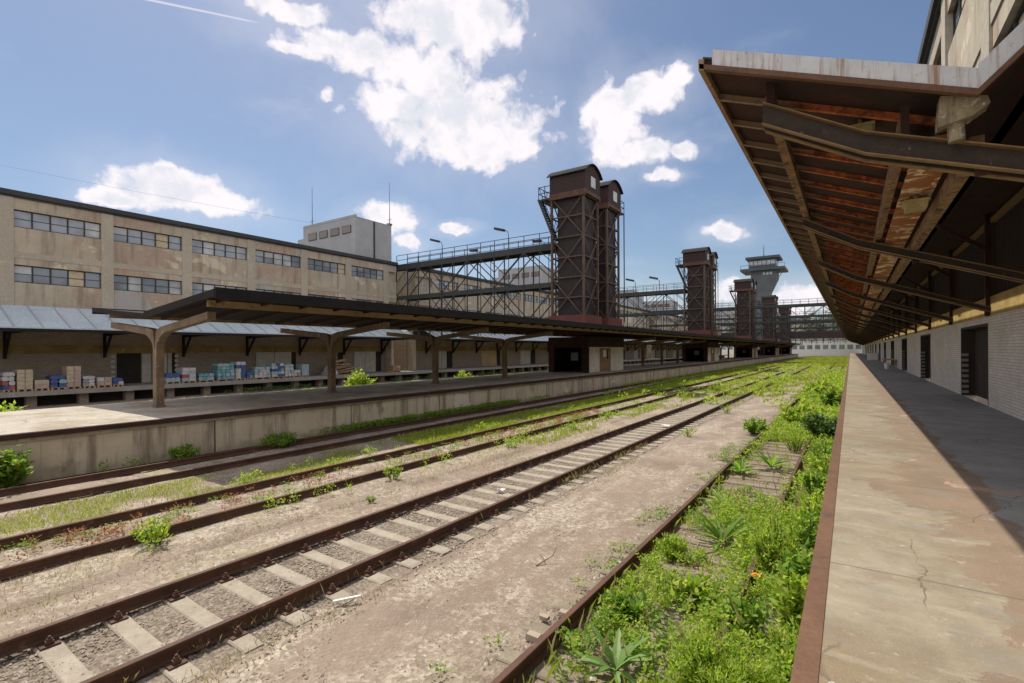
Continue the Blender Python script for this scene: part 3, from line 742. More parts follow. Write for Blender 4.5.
# goods on pallets
def pallet_load(y0, y1, h, kind, cols, label):
    x1 = -39.25-random.uniform(.05,.2); x0 = x1-1.05; yc = (y0+y1)/2
    e = empty('pallet_stack', ((x0+x1)/2,yc,.9), label, 'pallet load', 'goods on pallets along the left dock')
    p = MB()
    for k in range(3): p.box(x0,x1,y0+(y1-y0-.1)*k/2,y0+(y1-y0-.1)*k/2+.1,.9,1.0)
    for k in range(5): p.box(x0+(x1-x0-.12)*k/4,x0+(x1-x0-.12)*k/4+.12,y0,y1,1.001,1.03)
    obj('pallet', p, 'wood', e)
    g = MB(); z = 1.032; n = max(1, round(h/.24)); rr = random.Random(int(y0*100))
    for k in range(n):
        dz = h/n
        if kind == 'box':
            cnt = max(1, round((y1-y0)/.45))
            for j in range(cnt):
                a = y0+(y1-y0)*j/cnt; b = y0+(y1-y0)*(j+1)/cnt
                g.box(x0+.02+rr.uniform(0,.04),x1-.02-rr.uniform(0,.04),a+.012,b-.012,z+.004,z+dz-.006,rr.randrange(len(cols)))
        else:
            cnt = max(2, round((y1-y0)/.3))
            if k == n-1 and n > 1: cnt = max(1, cnt-1)
            for j in range(cnt):
                a = y0+(y1-y0)*j/cnt; b = y0+(y1-y0)*(j+1)/cnt; mi = rr.randrange(len(cols)); c = (a+b)/2+rr.uniform(-.03,.03)
                w_ = (b-a)/2*.98
                prof = [(c-w_,z+.03),(c-w_*.7,z),(c+w_*.7,z),(c+w_,z+.03),(c+w_,z+dz*.72),(c+w_*.6,z+dz*.97),(c-w_*.6,z+dz*.95),(c-w_,z+dz*.7)]
                g.ext(prof, x0+.03, x1-.03-rr.uniform(0,.08), 'x', mi)
        z += dz
    obj('load', g, [GOODS[c] for c in cols], e)
for a in [
 (7.2,7.7,1.0,'bag',('red','white','blue'),'red white and blue sacks on a pallet at the left end of the dock'),
 (7.78,8.46,1.12,'box',('cream',),'tall plain cream carton stack near the left end of the dock'),
 (8.52,9.17,.48,'box',('cream','pink'),'low cream carton load between the tall cream stack and the blue sacks'),
 (9.25,9.95,.72,'bag',('blue','blue','aqua'),'dark blue sacks heaped on a pallet beside a tall pinkish carton stack'),
 (9.98,10.68,1.25,'box',('cream','pink'),'tall pinkish cream carton stack right of the dark blue sacks'),
 (10.78,11.38,.62,'bag',('grey','white'),'grey and white sacks right of the tall pinkish cartons'),
 (11.45,12.2,.5,'box',('white','pink'),'low pale pink and white cartons left of the dark open door'),
 (12.28,12.85,.42,'bag',('blue','white'),'low blue and white bags nearest the dark open door on its left'),
 (15.3,16.2,.6,'bag',('aqua','blue'),'pale blue wrapped packs just right of the first canopy column'),
 (16.3,17.2,.95,'box',('white','red','aqua'),'white and red cartons in front of the narrow pale shutter'),
 (17.45,18.5,.5,'bag',('teal','aqua'),'low teal packs between the white and red cartons and the teal stack'),
 (18.75,20.0,1.2,'bag',('teal','aqua','teal'),'tall teal wrapped stack by the brick wall'),
 (20.08,20.8,1.3,'box',('white','blue'),'tall white and blue cartons right of the tall teal stack'),
 (20.95,21.5,.5,'bag',('teal','blue'),'small low teal and blue load right of the tall white and blue cartons'),
 (21.6,22.9,.85,'bag',('aqua','white'),'wide pale blue and white packs left of the cream double shutter'),
 (22.98,24.05,1.1,'bag',('blue','aqua','white'),'tall blue topped packs before the left leaf of the cream double shutter'),
 (24.12,24.9,1.0,'bag',('aqua','white'),'pale blue packs before the right leaf of the cream double shutter'),
 (24.98,25.6,.5,'bag',('white','grey'),'small white and grey sacks near the right edge of the cream double shutter'),
 (25.75,26.4,.95,'box',('white','aqua'),'pale white carton stack, last in the row before the second canopy column'),
 (36.05,37.1,.55,'box',('brown','pink'),'small brown carton load standing alone far along the dock')]: pallet_load(*a)
tp = empty('timber_pile', (-40.6,30.8,.9), 'pile of tilted brown boards and planks on the dock behind the second canopy column', 'timber')
for k in range(7):
    z = .95+k*.2; m = MB().beam((-40.9+random.uniform(-.2,.2),29.7,z+random.uniform(-.05,.05)),(-40.7+random.uniform(-.2,.2),32.0-.15*k,z+.15+random.uniform(-.1,.25)),.8,.1)
    obj('board', m, ['wood','tan_beam','sleeper_old'][k%3], tp)
obj('tarpaulin', MB().add([(-41.3,28.9,.92),(-39.9,28.9,.92),(-39.9,29.8,.92),(-41.3,29.8,.92),(-41,29.2,1.7),(-40.3,29.2,1.6),(-40.3,29.6,1.9),(-41,29.6,1.85)], [(0,1,5,4),(1,2,6,5),(2,3,7,6),(3,0,4,7),(4,5,6,7)]), GOODS['white'], tp)

# ------------------------------------------------------------------ island canopy
ic = empty('island_canopy', (-19.6,7.4,1.21), 'long dark butterfly canopy on Y shaped columns over the island platform', 'canopy')
YI0, YI1 = 7.0, 214
XL, XV, XR = -24.4, -19.6, -14.8; ZL, ZV, ZR = 4.72, 4.32, 4.78
obj('roof', MB().ext([(XL,ZL),(XV,ZV),(XR,ZR),(XR,ZR+.1),(XV,ZV+.1),(XL,ZL+.1)], YI0, YI1, segs=10), 'black', ic)
obj('edge_board', MB().box(XR,XR+.06,YI0-.04,YI1,ZR-.16,ZR+.16).box(XL-.06,XL,YI0-.04,YI1,ZL-.1,ZL+.14), 'black', ic)
fe = MB(); slab_face(fe, (XV,ZV-.06), (XR,ZR-.1), YI0-.05, YI0-.002, .22); slab_face(fe, (XL,ZL-.04), (XV,ZV-.06), YI0-.05, YI0-.002, .16)
obj('end_board', fe, 'black', ic)
for x,z in ((-15.85,ZR-.215),(-23.6,ZL-.175)):
    obj('long_beam', MB().box(x-.06,x+.06,YI0+.25,YI1-.2,z-.1,z+.1), 'tan_beam', ic)
rf = MB()
for k in range(150):
    y = YI0+.5+k*1.37; rf.add([(XV,y-.04,ZV-.004),(XR,y-.04,ZR-.004),(XR,y+.04,ZR-.004),(XV,y+.04,ZV-.004),(XV,y-.04,ZV-.1),(XR,y-.04,ZR-.1),(XR,y+.04,ZR-.1),(XV,y+.04,ZV-.1)], [(0,1,2,3),(7,6,5,4),(0,4,5,1),(1,5,6,2),(2,6,7,3),(3,7,4,0)])
obj('rafters', rf, 'rust_dark', ic)
def col_mb(y):
    XV = -19.78
    m = MB(); n = 7
    # cross-section as strips so the concave outline stays clean
    L = [(-.14,1.212)]+[(-.14,3.2)]+[(-.14-.6*(k/(n-1))**1.8, 3.2+.54*(k/(n-1))**.75) for k in range(1,n)]+[(-3.95,4.06)]
    T = [(0,1.212)]+[(0,3.2)]+[(-.05-.5*(k/(n-1)), 3.86+.1*(k/(n-1))) for k in range(1,n)]+[(-3.95,4.28)]
    Rr = [(.14,1.212)]+[(.14,3.2)]+[(.14+.6*(k/(n-1))**1.8, 3.2+.58*(k/(n-1))**.75) for k in range(1,n)]+[(3.75,4.1)]
    Tr = [(0,1.212)]+[(0,3.2)]+[(.05+.5*(k/(n-1)), 3.86+.12*(k/(n-1))) for k in range(1,n)]+[(3.75,4.33)]
    for A,B in ((L,T),(Tr,Rr)):
        nn = len(A); vs = [(XV+p[0],y-.12,p[1]) for p in A]+[(XV+p[0],y-.12,p[1]) for p in B]+[(XV+p[0],y+.12,p[1]) for p in A]+[(XV+p[0],y+.12,p[1]) for p in B]
        fs = []
        for i in range(nn-1):
            fs += [(i,i+1,nn+i+1,nn+i),(2*nn+i,3*nn+i,3*nn+i+1,2*nn+i+1),(i,2*nn+i,2*nn+i+1,i+1),(nn+i,nn+i+1,3*nn+i+1,3*nn+i)]
        fs += [(nn-1,3*nn-1,4*nn-1,2*nn-1),(0,nn,3*nn,2*nn)]
        m.add(vs, fs)
    m.box(XV-.165,XV+.165,y-.15,y+.15,1.213,1.3)
    return m
M['column'] = weathered('brown_painted_column', (.24,.175,.11), (.16,.115,.075), (.4,.34,.26), 1.6, 14, .85, streak=(5,5,.7), streak_amt=.5, streak_col=(.1,.05,.03))
c0 = obj('column', col_mb(7.45), 'column', ic)
hut_y = [(37.6+SECT*i, 45.3+SECT*i) for i in range(5)]
for k in range(1,31):
    y = 7.45+k*6.95
    if any(a-3 < y < b-1 for a,b in hut_y): continue
    shift_copy(c0, (0,k*6.95,0))

# huts under the canopy at the lift towers
hl = ['nearest dark open fronted hut with a flaking white side wall under the island canopy','second hut under the island canopy, smaller in the distance, white side wall','third hut along the island platform','fourth hut along the island platform, far off','farthest hut under the island canopy end']
for i,(a,b) in enumerate(hut_y):
    h = empty('platform_hut', (-19.6,a,1.21), hl[i], 'hut', 'huts at the feet of the lift towers')
    obj('side_wall', MB().box(-18.1,-17.9,a+.2,b,1.213,3.35), 'white_wall', h)
    obj('back_wall', MB().box(-21.6,-21.4,a+.2,b,1.213,4.2).box(-21.4,-18.1,b-.2,b-.01,1.213,4.2), 'dark_hole', h)
    obj('front', MB().box(-21.65,-21.1,a,a+.18,1.213,4.2).box(-18.5,-17.88,a,a+.19,1.213,4.2).box(-21.1,-18.5,a,a+.17,3.3,4.2), 'rust_dark', h)
    obj('header', MB().box(-18.15,-17.86,a+.2,b+.02,3.36,4.25), 'rust_dark', h)
    dm = MB().box(-17.9,-17.85,a+2.3,a+4.6,1.25,3.25); dm.box(-17.85,-17.83,a+2.9,a+3.6,2.5,3.1,1); dm.box(-17.85,-17.835,a+3.7,a+3.95,2.3,3.15,2)
    obj('door', dm, ['rust_tan','paper','dark_hole'], h)
    obj('notice', MB().box(-20.1,-19.4,a+1.2,a+1.26,2.2,2.9), GOODS['grey'], h)

# ------------------------------------------------------------------ lift towers
def shaft_mat():
    m, nt, b, out = new_mat('maroon_shaft_cladding'); g = G(nt); x,y,z = g.xyz()
    col = g.mix(g.step(g.noise(.7,6,.65), .35,.65), (.014,.01,.011), (.024,.015,.015))
    col = g.mix(g.step(g.noise(1,5,.6,v=g.vec((2,2,.25))), .55,.75,0,.7), col, (.1,.058,.042))
    j = g.math('ABSOLUTE', g.math('SUBTRACT', g.math('FRACT', g.math('DIVIDE', z, .86)), .5))
    col = g.mix(g.step(j, .03,.015,0,.6), col, (.02,.012,.012))
    g.l(col, b.inputs['Base Color']); b.inputs['Roughness'].default_value = .75; g.bump(b, g.noise(6,4), .2, .03); return m
M['shaft'] = shaft_mat()
M['cab'] = weathered('red_brown_cab', (.026,.013,.012), (.038,.017,.014), (.018,.01,.01), .9, 8, .8)
M['base_red'] = weathered('red_tower_base', (.17,.055,.042), (.13,.042,.034), (.09,.04,.032), .8, 7, .85)
def tower(y0, label, stair):
    xa, xb = -21.35, -18.35; y1 = y0+2.75; zb, zt = 4.7, 16.2
    t = empty('lift_tower', (-19.85,(y0+y1)/2,4.7), label, 'lift tower', 'paired rusty lift towers on the island platform')
    obj('base', MB().box(xa-.25,xb+.25,y0-.25,y1+.25,4.5,6.05), 'base_red', t)
    obj('shaft', MB().box(xa+.45,xb-.2,y0+.2,y1-.2,5.85,16.1), 'shaft', t)
    L = MB(); lv = [5.85+1.72*k for k in range(7)]
    for x in (xa,xb):
        for y in (y0,y1): L.beam((x,y,5.8),(x,y,zt),.17,.17)
    def face(p, q):
        for z in lv: L.beam((*p,z),(*q,z),.09,.1)
        for k in range(0,6,2):
            za, zc = lv[k], min(lv[k+2], zt)
            L.beam((*p,za),(*q,zc),.07,.09); L.beam((*p,zc),(*q,za),.07,.09)
    face((xa,y0),(xb,y0)); face((xb,y0),(xb,y1)); face((xa,y1),(xb,y1)); face((xa,y0),(xa,y1))
    obj('lattice_frame', L, 'steel_tan', t)
    cx0, cx1 = -21.5, -18.12
    f = MB().box(cx0,cx1,y0-.2,y1+.2,16.2,16.5); f.beam((cx0,y0-.1,16.1),(cx1,y0-.1,16.1),.2,.2); f.beam((cx0,y1+.1,16.1),(cx1,y1+.1,16.1),.2,.2)
    obj('cab_floor', f, 'rust_rail', t)
    cab = obj('cab', MB().box(cx0,cx1,y0-.1,y1+.1,16.5,18.0), 'cab', t)
    n = 9; ya, yb = y0-.28, y1+.28; up = []; lo = []
    for k in range(n):
        u = k/(n-1); y = ya+(yb-ya)*u; z = 17.98+.8*math.sin(math.pi*u)**.8
        up.append((y,z+.08)); lo.append((y,z))
    rm = MB()
    for k in range(n-1): rm.add([(cx0-.2,*lo[k]),(cx1+.2,*lo[k]),(cx1+.2,*lo[k+1]),(cx0-.2,*lo[k+1]),(cx0-.2,*up[k]),(cx1+.2,*up[k]),(cx1+.2,*up[k+1]),(cx0-.2,*up[k+1])], [(3,2,1,0),(4,5,6,7),(0,1,5,4),(1,2,6,5),(2,3,7,6),(3,0,4,7)])
    obj('barrel_roof', rm, 'black', cab)
    gm = MB(); vs = [(cx1-.02,p[0],p[1]-.01) for p in lo]+[(cx1-.02,y0-.1,17.95),(cx1-.02,y1+.1,17.95)]
    gm.ext([(p[0],p[1]-.01) for p in lo[1:-1]]+[(y1+.1,17.99),(y0-.1,17.99)], cx1-.05, cx1-.005, 'x'); gm.ext([(p[0],p[1]-.01) for p in lo[1:-1]]+[(y1+.1,17.99),(y0-.1,17.99)], cx0+.005, cx0+.05, 'x')
    obj('gable', gm, 'cab', cab)
    obj('window', MB().box(cx1,cx1+.04,(y0+y1)/2-.4,(y0+y1)/2+.45,16.9,17.8), 'glass_pale', cab)
    b = MB()
    if stair:
        b.box(cx0-1.15,cx0,y0-.1,y1+.1,16.18,16.3); rl = [(cx0-1.12,y0-.08),(cx0-1.12,y1+.08)]
        for z in (16.8,17.35):
            b.beam((cx0-1.12,y0-.08,z),(cx0-1.12,y1+.08,z),.05,.05); b.beam((cx0,y0-.08,z),(cx0-1.12,y0-.08,z),.05,.05); b.beam((cx0,y1+.08,z),(cx0-1.12,y1+.08,z),.05,.05)
        for x,y in ((cx0-1.12,y0-.08),(cx0-1.12,y1+.08),(cx0-1.12,(y0+y1)/2),(cx0-.5,y0-.08)): b.beam((x,y,16.2),(x,y,17.4),.05,.05)
        obj('balcony', b, 'steel_dark', t)
        s = MB(); p, q = Vector((cx0-.95,y0-.4,16.2)), Vector((cx0+.55,y0-.4,12.6))
        for dy in (-.05,.65):
            d = Vector((0,dy,0)); s.beam(p+d, q+d, .07,.16); s.beam(p+d+Vector((.1,0,.95)), q+d+Vector((.1,0,.95)), .04,.04)
            for u in (.2,.5,.8): s.beam(p.lerp(q,u)+d, p.lerp(q,u)+d+Vector((.1,0,.95)), .035,.035)
        for k in range(1,15):
            c = p.lerp(q, k/15); s.box(c.x-.12,c.x+.12,c.y-.05,c.y+.65,c.z-.02,c.z+.02)
        obj('stair', s, 'steel_dark', t)
    else:
        b.box(cx1-1.6,cx1,y1+.2,y1+1.0,16.18,16.3)
        for z in (16.8,17.35): b.beam((cx1-1.6,y1+.97,z),(cx1,y1+.97,z),.05,.05); b.beam((cx1-.03,y1+.2,z),(cx1-.03,y1+.97,z),.05,.05)
        for x in (cx1-1.6,cx1-.8,cx1-.03): b.beam((x,y1+.97,16.2),(x,y1+.97,17.4),.05,.05)
        b.beam((cx1-.03,y1+.95,5.8),(cx1-.03,y1+.95,16.2),.08,.08)
        obj('balcony', b, 'steel_dark', t)
lab = ['nearest', 'second nearest', 'third nearest', 'fourth nearest', 'farthest']
for i in range(5):
    tower(37.8+SECT*i, ['nearest rusty lift tower with lattice frame, red brown cab and side stair','rusty lift tower with stair, front one of the second pair, right of the bridges','front lift tower of the third pair, standing before the grey control tower','front lift tower of the fourth pair, right of the control tower','front lift tower of the farthest pair'][i], True)
    tower(42.6+SECT*i, ['lift tower right behind the nearest one, its cab lower in view','rear lift tower of the second pair, half hidden by the front one','rear lift tower of the third pair, half hidden by the front one','rear lift tower of the fourth pair','rear lift tower of the farthest pair'][i], False)

# ------------------------------------------------------------------ footbridges
def bridge(yc, xa, xb, label, dz=0):
    e = empty('footbridge', ((xa+xb)/2,yc,12.0), label, 'footbridge', 'steel footbridges from the warehouses to the lift towers')
    w = .85
    obj('upper_deck', MB().box(xa,xb,yc-w,yc+w,12.5,12.62).box(xa,xb,yc-w-.02,yc-w+.12,12.02,12.5).box(xa,xb,yc+w-.12,yc+w+.02,12.02,12.5), 'steel_dark', e)
    obj('lower_deck', MB().box(xa,xb,yc-w,yc+w,9.02,9.14).box(xa,xb,yc-w-.02,yc-w+.1,8.7,9.02).box(xa,xb,yc+w-.1,yc+w+.02,8.7,9.02), 'steel_dark', e)
    r = MB(); n = int((xb-xa)/1.55)
    for yy in (yc-w+.05,yc+w-.05):
        for z in (13.1,13.62): r.beam((xa,yy,z),(xb,yy,z),.045,.05)
        for k in range(n+1):
            x = xa+(xb-xa)*k/n; r.beam((x,yy,12.6),(x,yy,13.62),.05,.05)
    obj('railing', r, 'steel_dark', e)
    t = MB(); n = max(2, round((xb-xa)/3.35)); p = (xb-xa)/n
    for yy in (yc-w,yc+w):
        for k in range(n+1):
            x = xa+p*k; t.beam((x,yy,4.6),(x,yy,12.05),.09,.09)
            if k < n: t.beam((x+p/2,yy,4.6),(x+p/2,yy,12.05),.05,.05)
        for k in range(n):
            x = xa+p*k
            for z0,z1 in ((5.4,8.75),(9.1,12.05)):
                if (k+(z0>6))%2: t.beam((x,yy,z0),(x+p,yy,z1),.07,.09)
                else: t.beam((x,yy,z1),(x+p,yy,z0),.07,.09)
                t.beam((x+p/2,yy,z1),(x+p if k%2 else x,yy,(z0+z1)/2),.05,.06)
        for z in (5.4,6.0): t.beam((xa,yy,z),(xb,yy,z),.06,.07)
    obj('truss', t, 'steel_dark', e)
    return e
bridge(39.55, -41.6, -21.5, 'nearest dark steel footbridge from the left warehouse to the nearest lift tower')
bridge(39.55+SECT, -41.6, -21.5, 'second footbridge, seen between the nearest and the second pair of lift towers')
for i,t in ((2,'third footbridge, spanning the whole yard past the third pair of lift towers'),(3,'fourth footbridge crossing the whole yard behind the third one'),(4,'farthest footbridge across the yard in front of the pale end building')):
    bridge(39.55+SECT*i, -41.6, 2.1, t)
def floodlight(x, y, label, big=True):
    m = MB(); pts = [(x,y,12.62),(x,y,14.0),(x-.15,y,14.35),(x-.6,y,14.5)]
    e = empty('floodlight', (x,y,12.62), label, 'floodlight', 'floodlights on the nearest footbridge')
    obj('pole', m.tube(pts, .035, 6), 'steel_dark', e)
    h = MB().beam((x-.5,y,14.47),(x-1.55,y,14.78),.42,.2); h.beam((x-.55,y,14.4),(x-1.5,y,14.68),.34,.08); obj('lamp_head', h, 'steel_dark', e)
floodlight(-34.9, 38.8, 'left floodlight on the near railing of the first footbridge')
floodlight(-26.6, 38.8, 'right floodlight on the near railing of the first footbridge')
for x,l in ((-31.2,'lower left floodlight on the far railing of the first footbridge'),(-23.6,'lower right floodlight on the far railing, next to the nearest lift tower')):
    e = empty('floodlight', (x,40.3,12.62), l, 'floodlight', 'floodlights on the nearest footbridge')
    obj('pole', MB().tube([(x,40.3,12.62),(x,40.3,13.2),(x-.4,40.3,13.35)], .03, 6), 'steel_dark', e)
    obj('lamp_head', MB().beam((x-.35,40.3,13.33),(x-1.2,40.3,13.4),.35,.22), 'steel_dark', e)
for x,l in ((-29.5,'left floodlight on the second footbridge'),(-25.5,'right floodlight on the second footbridge')):
    e = empty('floodlight', (x,80.2,12.62), l, 'floodlight', 'floodlights on the second footbridge')
    obj('pole', MB().tube([(x,80.2,12.62),(x,80.2,14.2),(x-.4,80.2,14.6)], .05, 6), 'steel_dark', e)
    obj('lamp_head', MB().beam((x-.3,80.2,14.55),(x-1.6,80.2,14.9),.5,.3), 'steel_dark', e)

# ------------------------------------------------------------------ control tower, end building, far things
ct = empty('control_tower', (-31,238,0), 'grey concrete control tower with flared top and wide gallery behind the lift towers', 'tower')
cx, cy = -30.6, 238
def flare(mb, secs, mi=0):
    vs = []
    for (x0,x1,y0,y1,z) in secs: vs += [(x0,y0,z),(x1,y0,z),(x1,y1,z),(x0,y1,z)]
    fs = [(0,3,2,1)]+[(4*k+i,4*k+(i+1)%4,4*k+4+(i+1)%4,4*k+4+i) for k in range(len(secs)-1) for i in range(4)]
    n = len(secs)-1; fs.append((4*n,4*n+1,4*n+2,4*n+3)); mb.add(vs, fs, mi)
s = MB(); flare(s, [(cx-4.2,cx+2.6,cy-4,cy+4,0),(cx-4.2,cx+2.6,cy-4,cy+4,27),(cx-4.4,cx+5.2,cy-5,cy+5,33),(cx-4.4,cx+5.2,cy-5,cy+5,36)])
obj('shaft', s, 'control', ct)
obj('gallery', MB().box(cx-8.2,cx+8.6,cy-7,cy+7,36.0,37.0), 'control_dark', ct)
c = obj('cab', MB().box(cx-5.2,cx+5.0,cy-5,cy+5,37,41), 'control_dark', ct)
m = MB()
for k in range(6): m.box(cx-4.9+k*1.65,cx-3.5+k*1.65,cy-5.06,cy-5.005,38.4,40.2)
for k in range(5): m.box(cx+5.005,cx+5.06,cy-4.7+k*1.9,cy-3.2+k*1.9,38.4,40.2)
obj('window', m, 'glass_pale', c)
obj('roof', MB().box(cx-6.3,cx+6.6,cy-6,cy+6,41,42), 'control_dark', ct)
g = MB()
for x in (cx-8.1,cx-4,cx,cx+4,cx+8.5): g.box(x-.06,x+.06,cy-6.95,cy-6.83,37,38.4)
g.box(cx-8.1,cx+8.5,cy-6.95,cy-6.85,38.3,38.45); obj('gallery_rail', g, 'control_dark', ct)
m = MB(); 
for k in range(3): m.box(cx+.2+k*1.3,cx+1.1+k*1.3,cy-5.06,cy-4.95,34.2,35.2)
obj('porthole', m, 'glass_pale', ct)
obj('antenna', MB().tube([(cx,cy,42),(cx,cy,47.5)], [.22,.08], 6), 'control_dark', ct)
obj('gallery_strut', MB().beam((cx+8.2,cy-5,36),(cx+4.2,cy-5,29.5),.25,.25), 'control', ct)

eb = empty('end_building', (-10,236,0), 'long low white building with a row of dark windows closing the yard', 'building')
obj('front_wall', MB().box(-60,30,234,234.4,0,6.7), 'paper', eb)
rfm = MB().box(-60,30,234.4,246,6.5,6.9); rfm.box(-60.2,30.2,233.6,234.2,6.7,7.3); obj('roof', rfm, 'pale_grey', eb)
up = MB().box(-60,30,240,252,7,10.4); obj('upper_storey', up, 'rust_dark', eb)
w0 = obj('window', MB().box(-55,-53.2,233.95,233.998,2.9,4.6), 'glass', eb)
for k in range(1,30): shift_copy(w0, (k*2.7,0,0))

fb = [(-60,330,46,20,26,'pale_grey','wide pale apartment block far behind the footbridges on the left'),(6,360,44,16,22,'pale_grey','pale striped block far off, right of the farthest lift towers'),(-36,400,26,16,24,'cream','cream block far off behind the control tower')]
for (x,y,w_,d_,h_,mt,lb) in fb:
    e = empty('apartment_block', (x,y,0), lb, 'building', 'far apartment blocks')
    obj('wall', MB().box(x-w_/2,x+w_/2,y-d_/2,y+d_/2,0,h_), mt, e)
    obj('roof', MB().box(x-w_/2-.4,x+w_/2+.4,y-d_/2-.4,y+d_/2+.4,h_,h_+.6), 'steel_dark', e)
    for k in range(int(h_/3)):
        obj('window', MB().box(x-w_/2+1,x+w_/2-1,y-d_/2-.08,y-d_/2-.01,1.5+k*3,2.9+k*3), 'glass', e)

# ------------------------------------------------------------------ foliage
def leaves(P, L, W, up=.35, rs=None, droop=0):
    """n diamond leaves: P points, L lengths, W widths"""
    r = rs or rng; n = len(P)
    d = r.normal(size=(n,3)); d[:,2] = np.abs(d[:,2])*.6+up-.2; d /= np.linalg.norm(d,axis=1)[:,None]
    q = r.normal(size=(n,3))*.45+np.array([0,0,1.]); s = np.cross(d,q); s /= np.linalg.norm(s,axis=1)[:,None]
    nn = np.cross(d,s)
    L = np.broadcast_to(L,(n,))[:,None]; W = np.broadcast_to(W,(n,))[:,None]
    m = P+d*L*.45+nn*L*.08
    return np.stack([P, m+s*W/2, P+d*L-nn*L*droop, m-s*W/2],1)
def blades(P, H, W, lean=.35, rs=None):
    r = rs or rng; n = len(P); a = r.uniform(0,6.28,n); H = np.broadcast_to(H,(n,)); 
    s = np.stack([np.cos(a),np.sin(a),np.zeros(n)],1)*np.broadcast_to(W,(n,))[:,None]/2
    b = r.uniform(0,6.28,n); l = np.stack([np.cos(b),np.sin(b),np.zeros(n)],1)*(H*lean*r.uniform(.2,1.4,n))[:,None]
    mid = P+l*.35; mid[:,2] += H*.6; top = P+l; top[:,2] += H
    return np.stack([P-s, P+s, mid+s*.7, top],1)
def fld(x, y, seed, f=.5):
    r = random.Random(seed); v = 0
    for k in range(6):
        a = r.uniform(0,6.28); w = f*(.6+k*.55); v = v+np.sin((x*math.cos(a)*1.4+y*math.sin(a)*.8)*w*2+r.uniform(0,6.28))/(1+.25*k)
    return v/3.2
def scatter(x0,x1,y0,y1,n,seed,thr=-.2,pw=1.,f=.5):
    r = np.random.default_rng(seed); x = r.uniform(x0,x1,n); y = y0+(y1-y0)*r.random(n)**pw
    k = fld(x,y,seed,f) > thr+r.normal(size=n)*.15
    return np.stack([x[k],y[k],np.zeros(k.sum())],1)
def clumps(C, per, rad, hgt, L, W, up=.35, seed=1):
    r = np.random.default_rng(seed); n = len(C); P = np.repeat(C,per,0); m = len(P)
    a = r.uniform(0,6.28,m); d = np.sqrt(r.random(m))*np.repeat(np.broadcast_to(rad,(n,)),per)
    P[:,0] += np.cos(a)*d; P[:,1] += np.sin(a)*d; P[:,2] += r.random(m)**.8*np.repeat(np.broadcast_to(hgt,(n,)),per)
    return leaves(P, L*r.uniform(.6,1.3,m), W*r.uniform(.7,1.2,m), up, r)
def stuff(name, V, mat, label, cat='ground cover'):
    return tag(obj(name, (V,4), mat), label, cat, None, 'stuff')

# weeds over the track by the right platform
C1 = scatter(-2.55,-.36,2.4,12,2000,21,-.22,1.2,1.5); C1b = scatter(-2.5,-.36,12,26,1100,22,-.2,1.1,.6); C1c = scatter(-2.35,-.34,24,75,1100,23,-.2,1.1,.5)
keep = ~((C1[:,0] > -2.35) & (C1[:,0] < -1.2) & (C1[:,1] > 10.6)); C1 = C1[keep]
far_ros = lambda C: C[(np.hypot(C[:,0]+1.89,C[:,1]-4.54) > .3) & (np.hypot(C[:,0]+1.72,C[:,1]-8.5) > .32)]
C1 = far_ros(C1); C1 = C1[(C1[:,0] > -1.5) | (fld(C1[:,0],C1[:,1],92,1.6) > .0)]
C1 = C1[~((fld(C1[:,0],C1[:,1],91,.9) < -.5))]
keep = ~((C1b[:,0] > -2.45) & (C1b[:,0] < -.92) & (C1b[:,1] < 19)); C1b = C1b[keep]
r_ = np.random.default_rng(3)
V = [clumps(C1,34,r_.uniform(.04,.14,len(C1)),r_.uniform(.03,.3,len(C1))*(.5+.9*(fld(C1[:,0],C1[:,1],77,1.3)>0)),.05,.028,.35,31)]
stuff('ground_cover', np.concatenate(V), 'leaf_bright', 'low bright green weeds covering the track by the right platform')
V = [clumps(C1b,34,r_.uniform(.1,.25,len(C1b)),r_.uniform(.08,.35,len(C1b)),.1,.05,.35,32), clumps(C1c,34,r_.uniform(.2,.45,len(C1c)),r_.uniform(.15,.55,len(C1c)),.2,.1,.4,33)]
stuff('ground_cover', np.concatenate(V), 'leaf_bright', 'taller weeds further along the track by the right platform')
C = scatter(-2.5,-.36,2.4,12,420,24,.1,1.2,1.1)
C = far_ros(C)
stuff('ground_cover', clumps(C,26,.1,.14,.07,.045,.25,34), 'leaf', 'darker broad weed leaves among the bright weeds by the right platform')
P_ = scatter(-2.6,-.34,2.4,22,1900,81,-.1,1.3,1.2); r9 = np.random.default_rng(82)
stuff('grass_tufts', blades(P_, .2*r9.uniform(.3,1.2,len(P_)), .006, .6, r9), 'grass', 'thin grass blades standing among the weeds by the right platform', 'grass')
P_ = scatter(-2.5,-.36,2.6,20,260,83,-.1,1.2,1.2); r9 = np.random.default_rng(84)
stuff('dry_stalks', blades(P_, .4*r9.uniform(.4,1.2,len(P_)), .006, .3, r9), 'dry', 'dry pale stalks standing among the weeds by the right platform', 'grass')
C = scatter(-3.3,-2.66,3,22,160,25,.1,1.2,1.); 
stuff('ground_cover', clumps(C,24,.1,.1,.05,.03,.3,35), 'leaf', 'small weed tufts outside the left rail of the weed covered track')

C = np.concatenate([scatter(-1.45,-.36,2.6,10.6,620,121,-.25,1.1,1.3)]); C = far_ros(C); r8 = np.random.default_rng(122)
stuff('ground_cover', clumps(C,34,r8.uniform(.05,.15,len(C)),r8.uniform(.12,.42,len(C)),.06,.032,.4,123), 'leaf_bright', 'taller weeds hiding the right rail beside the sunlit platform')

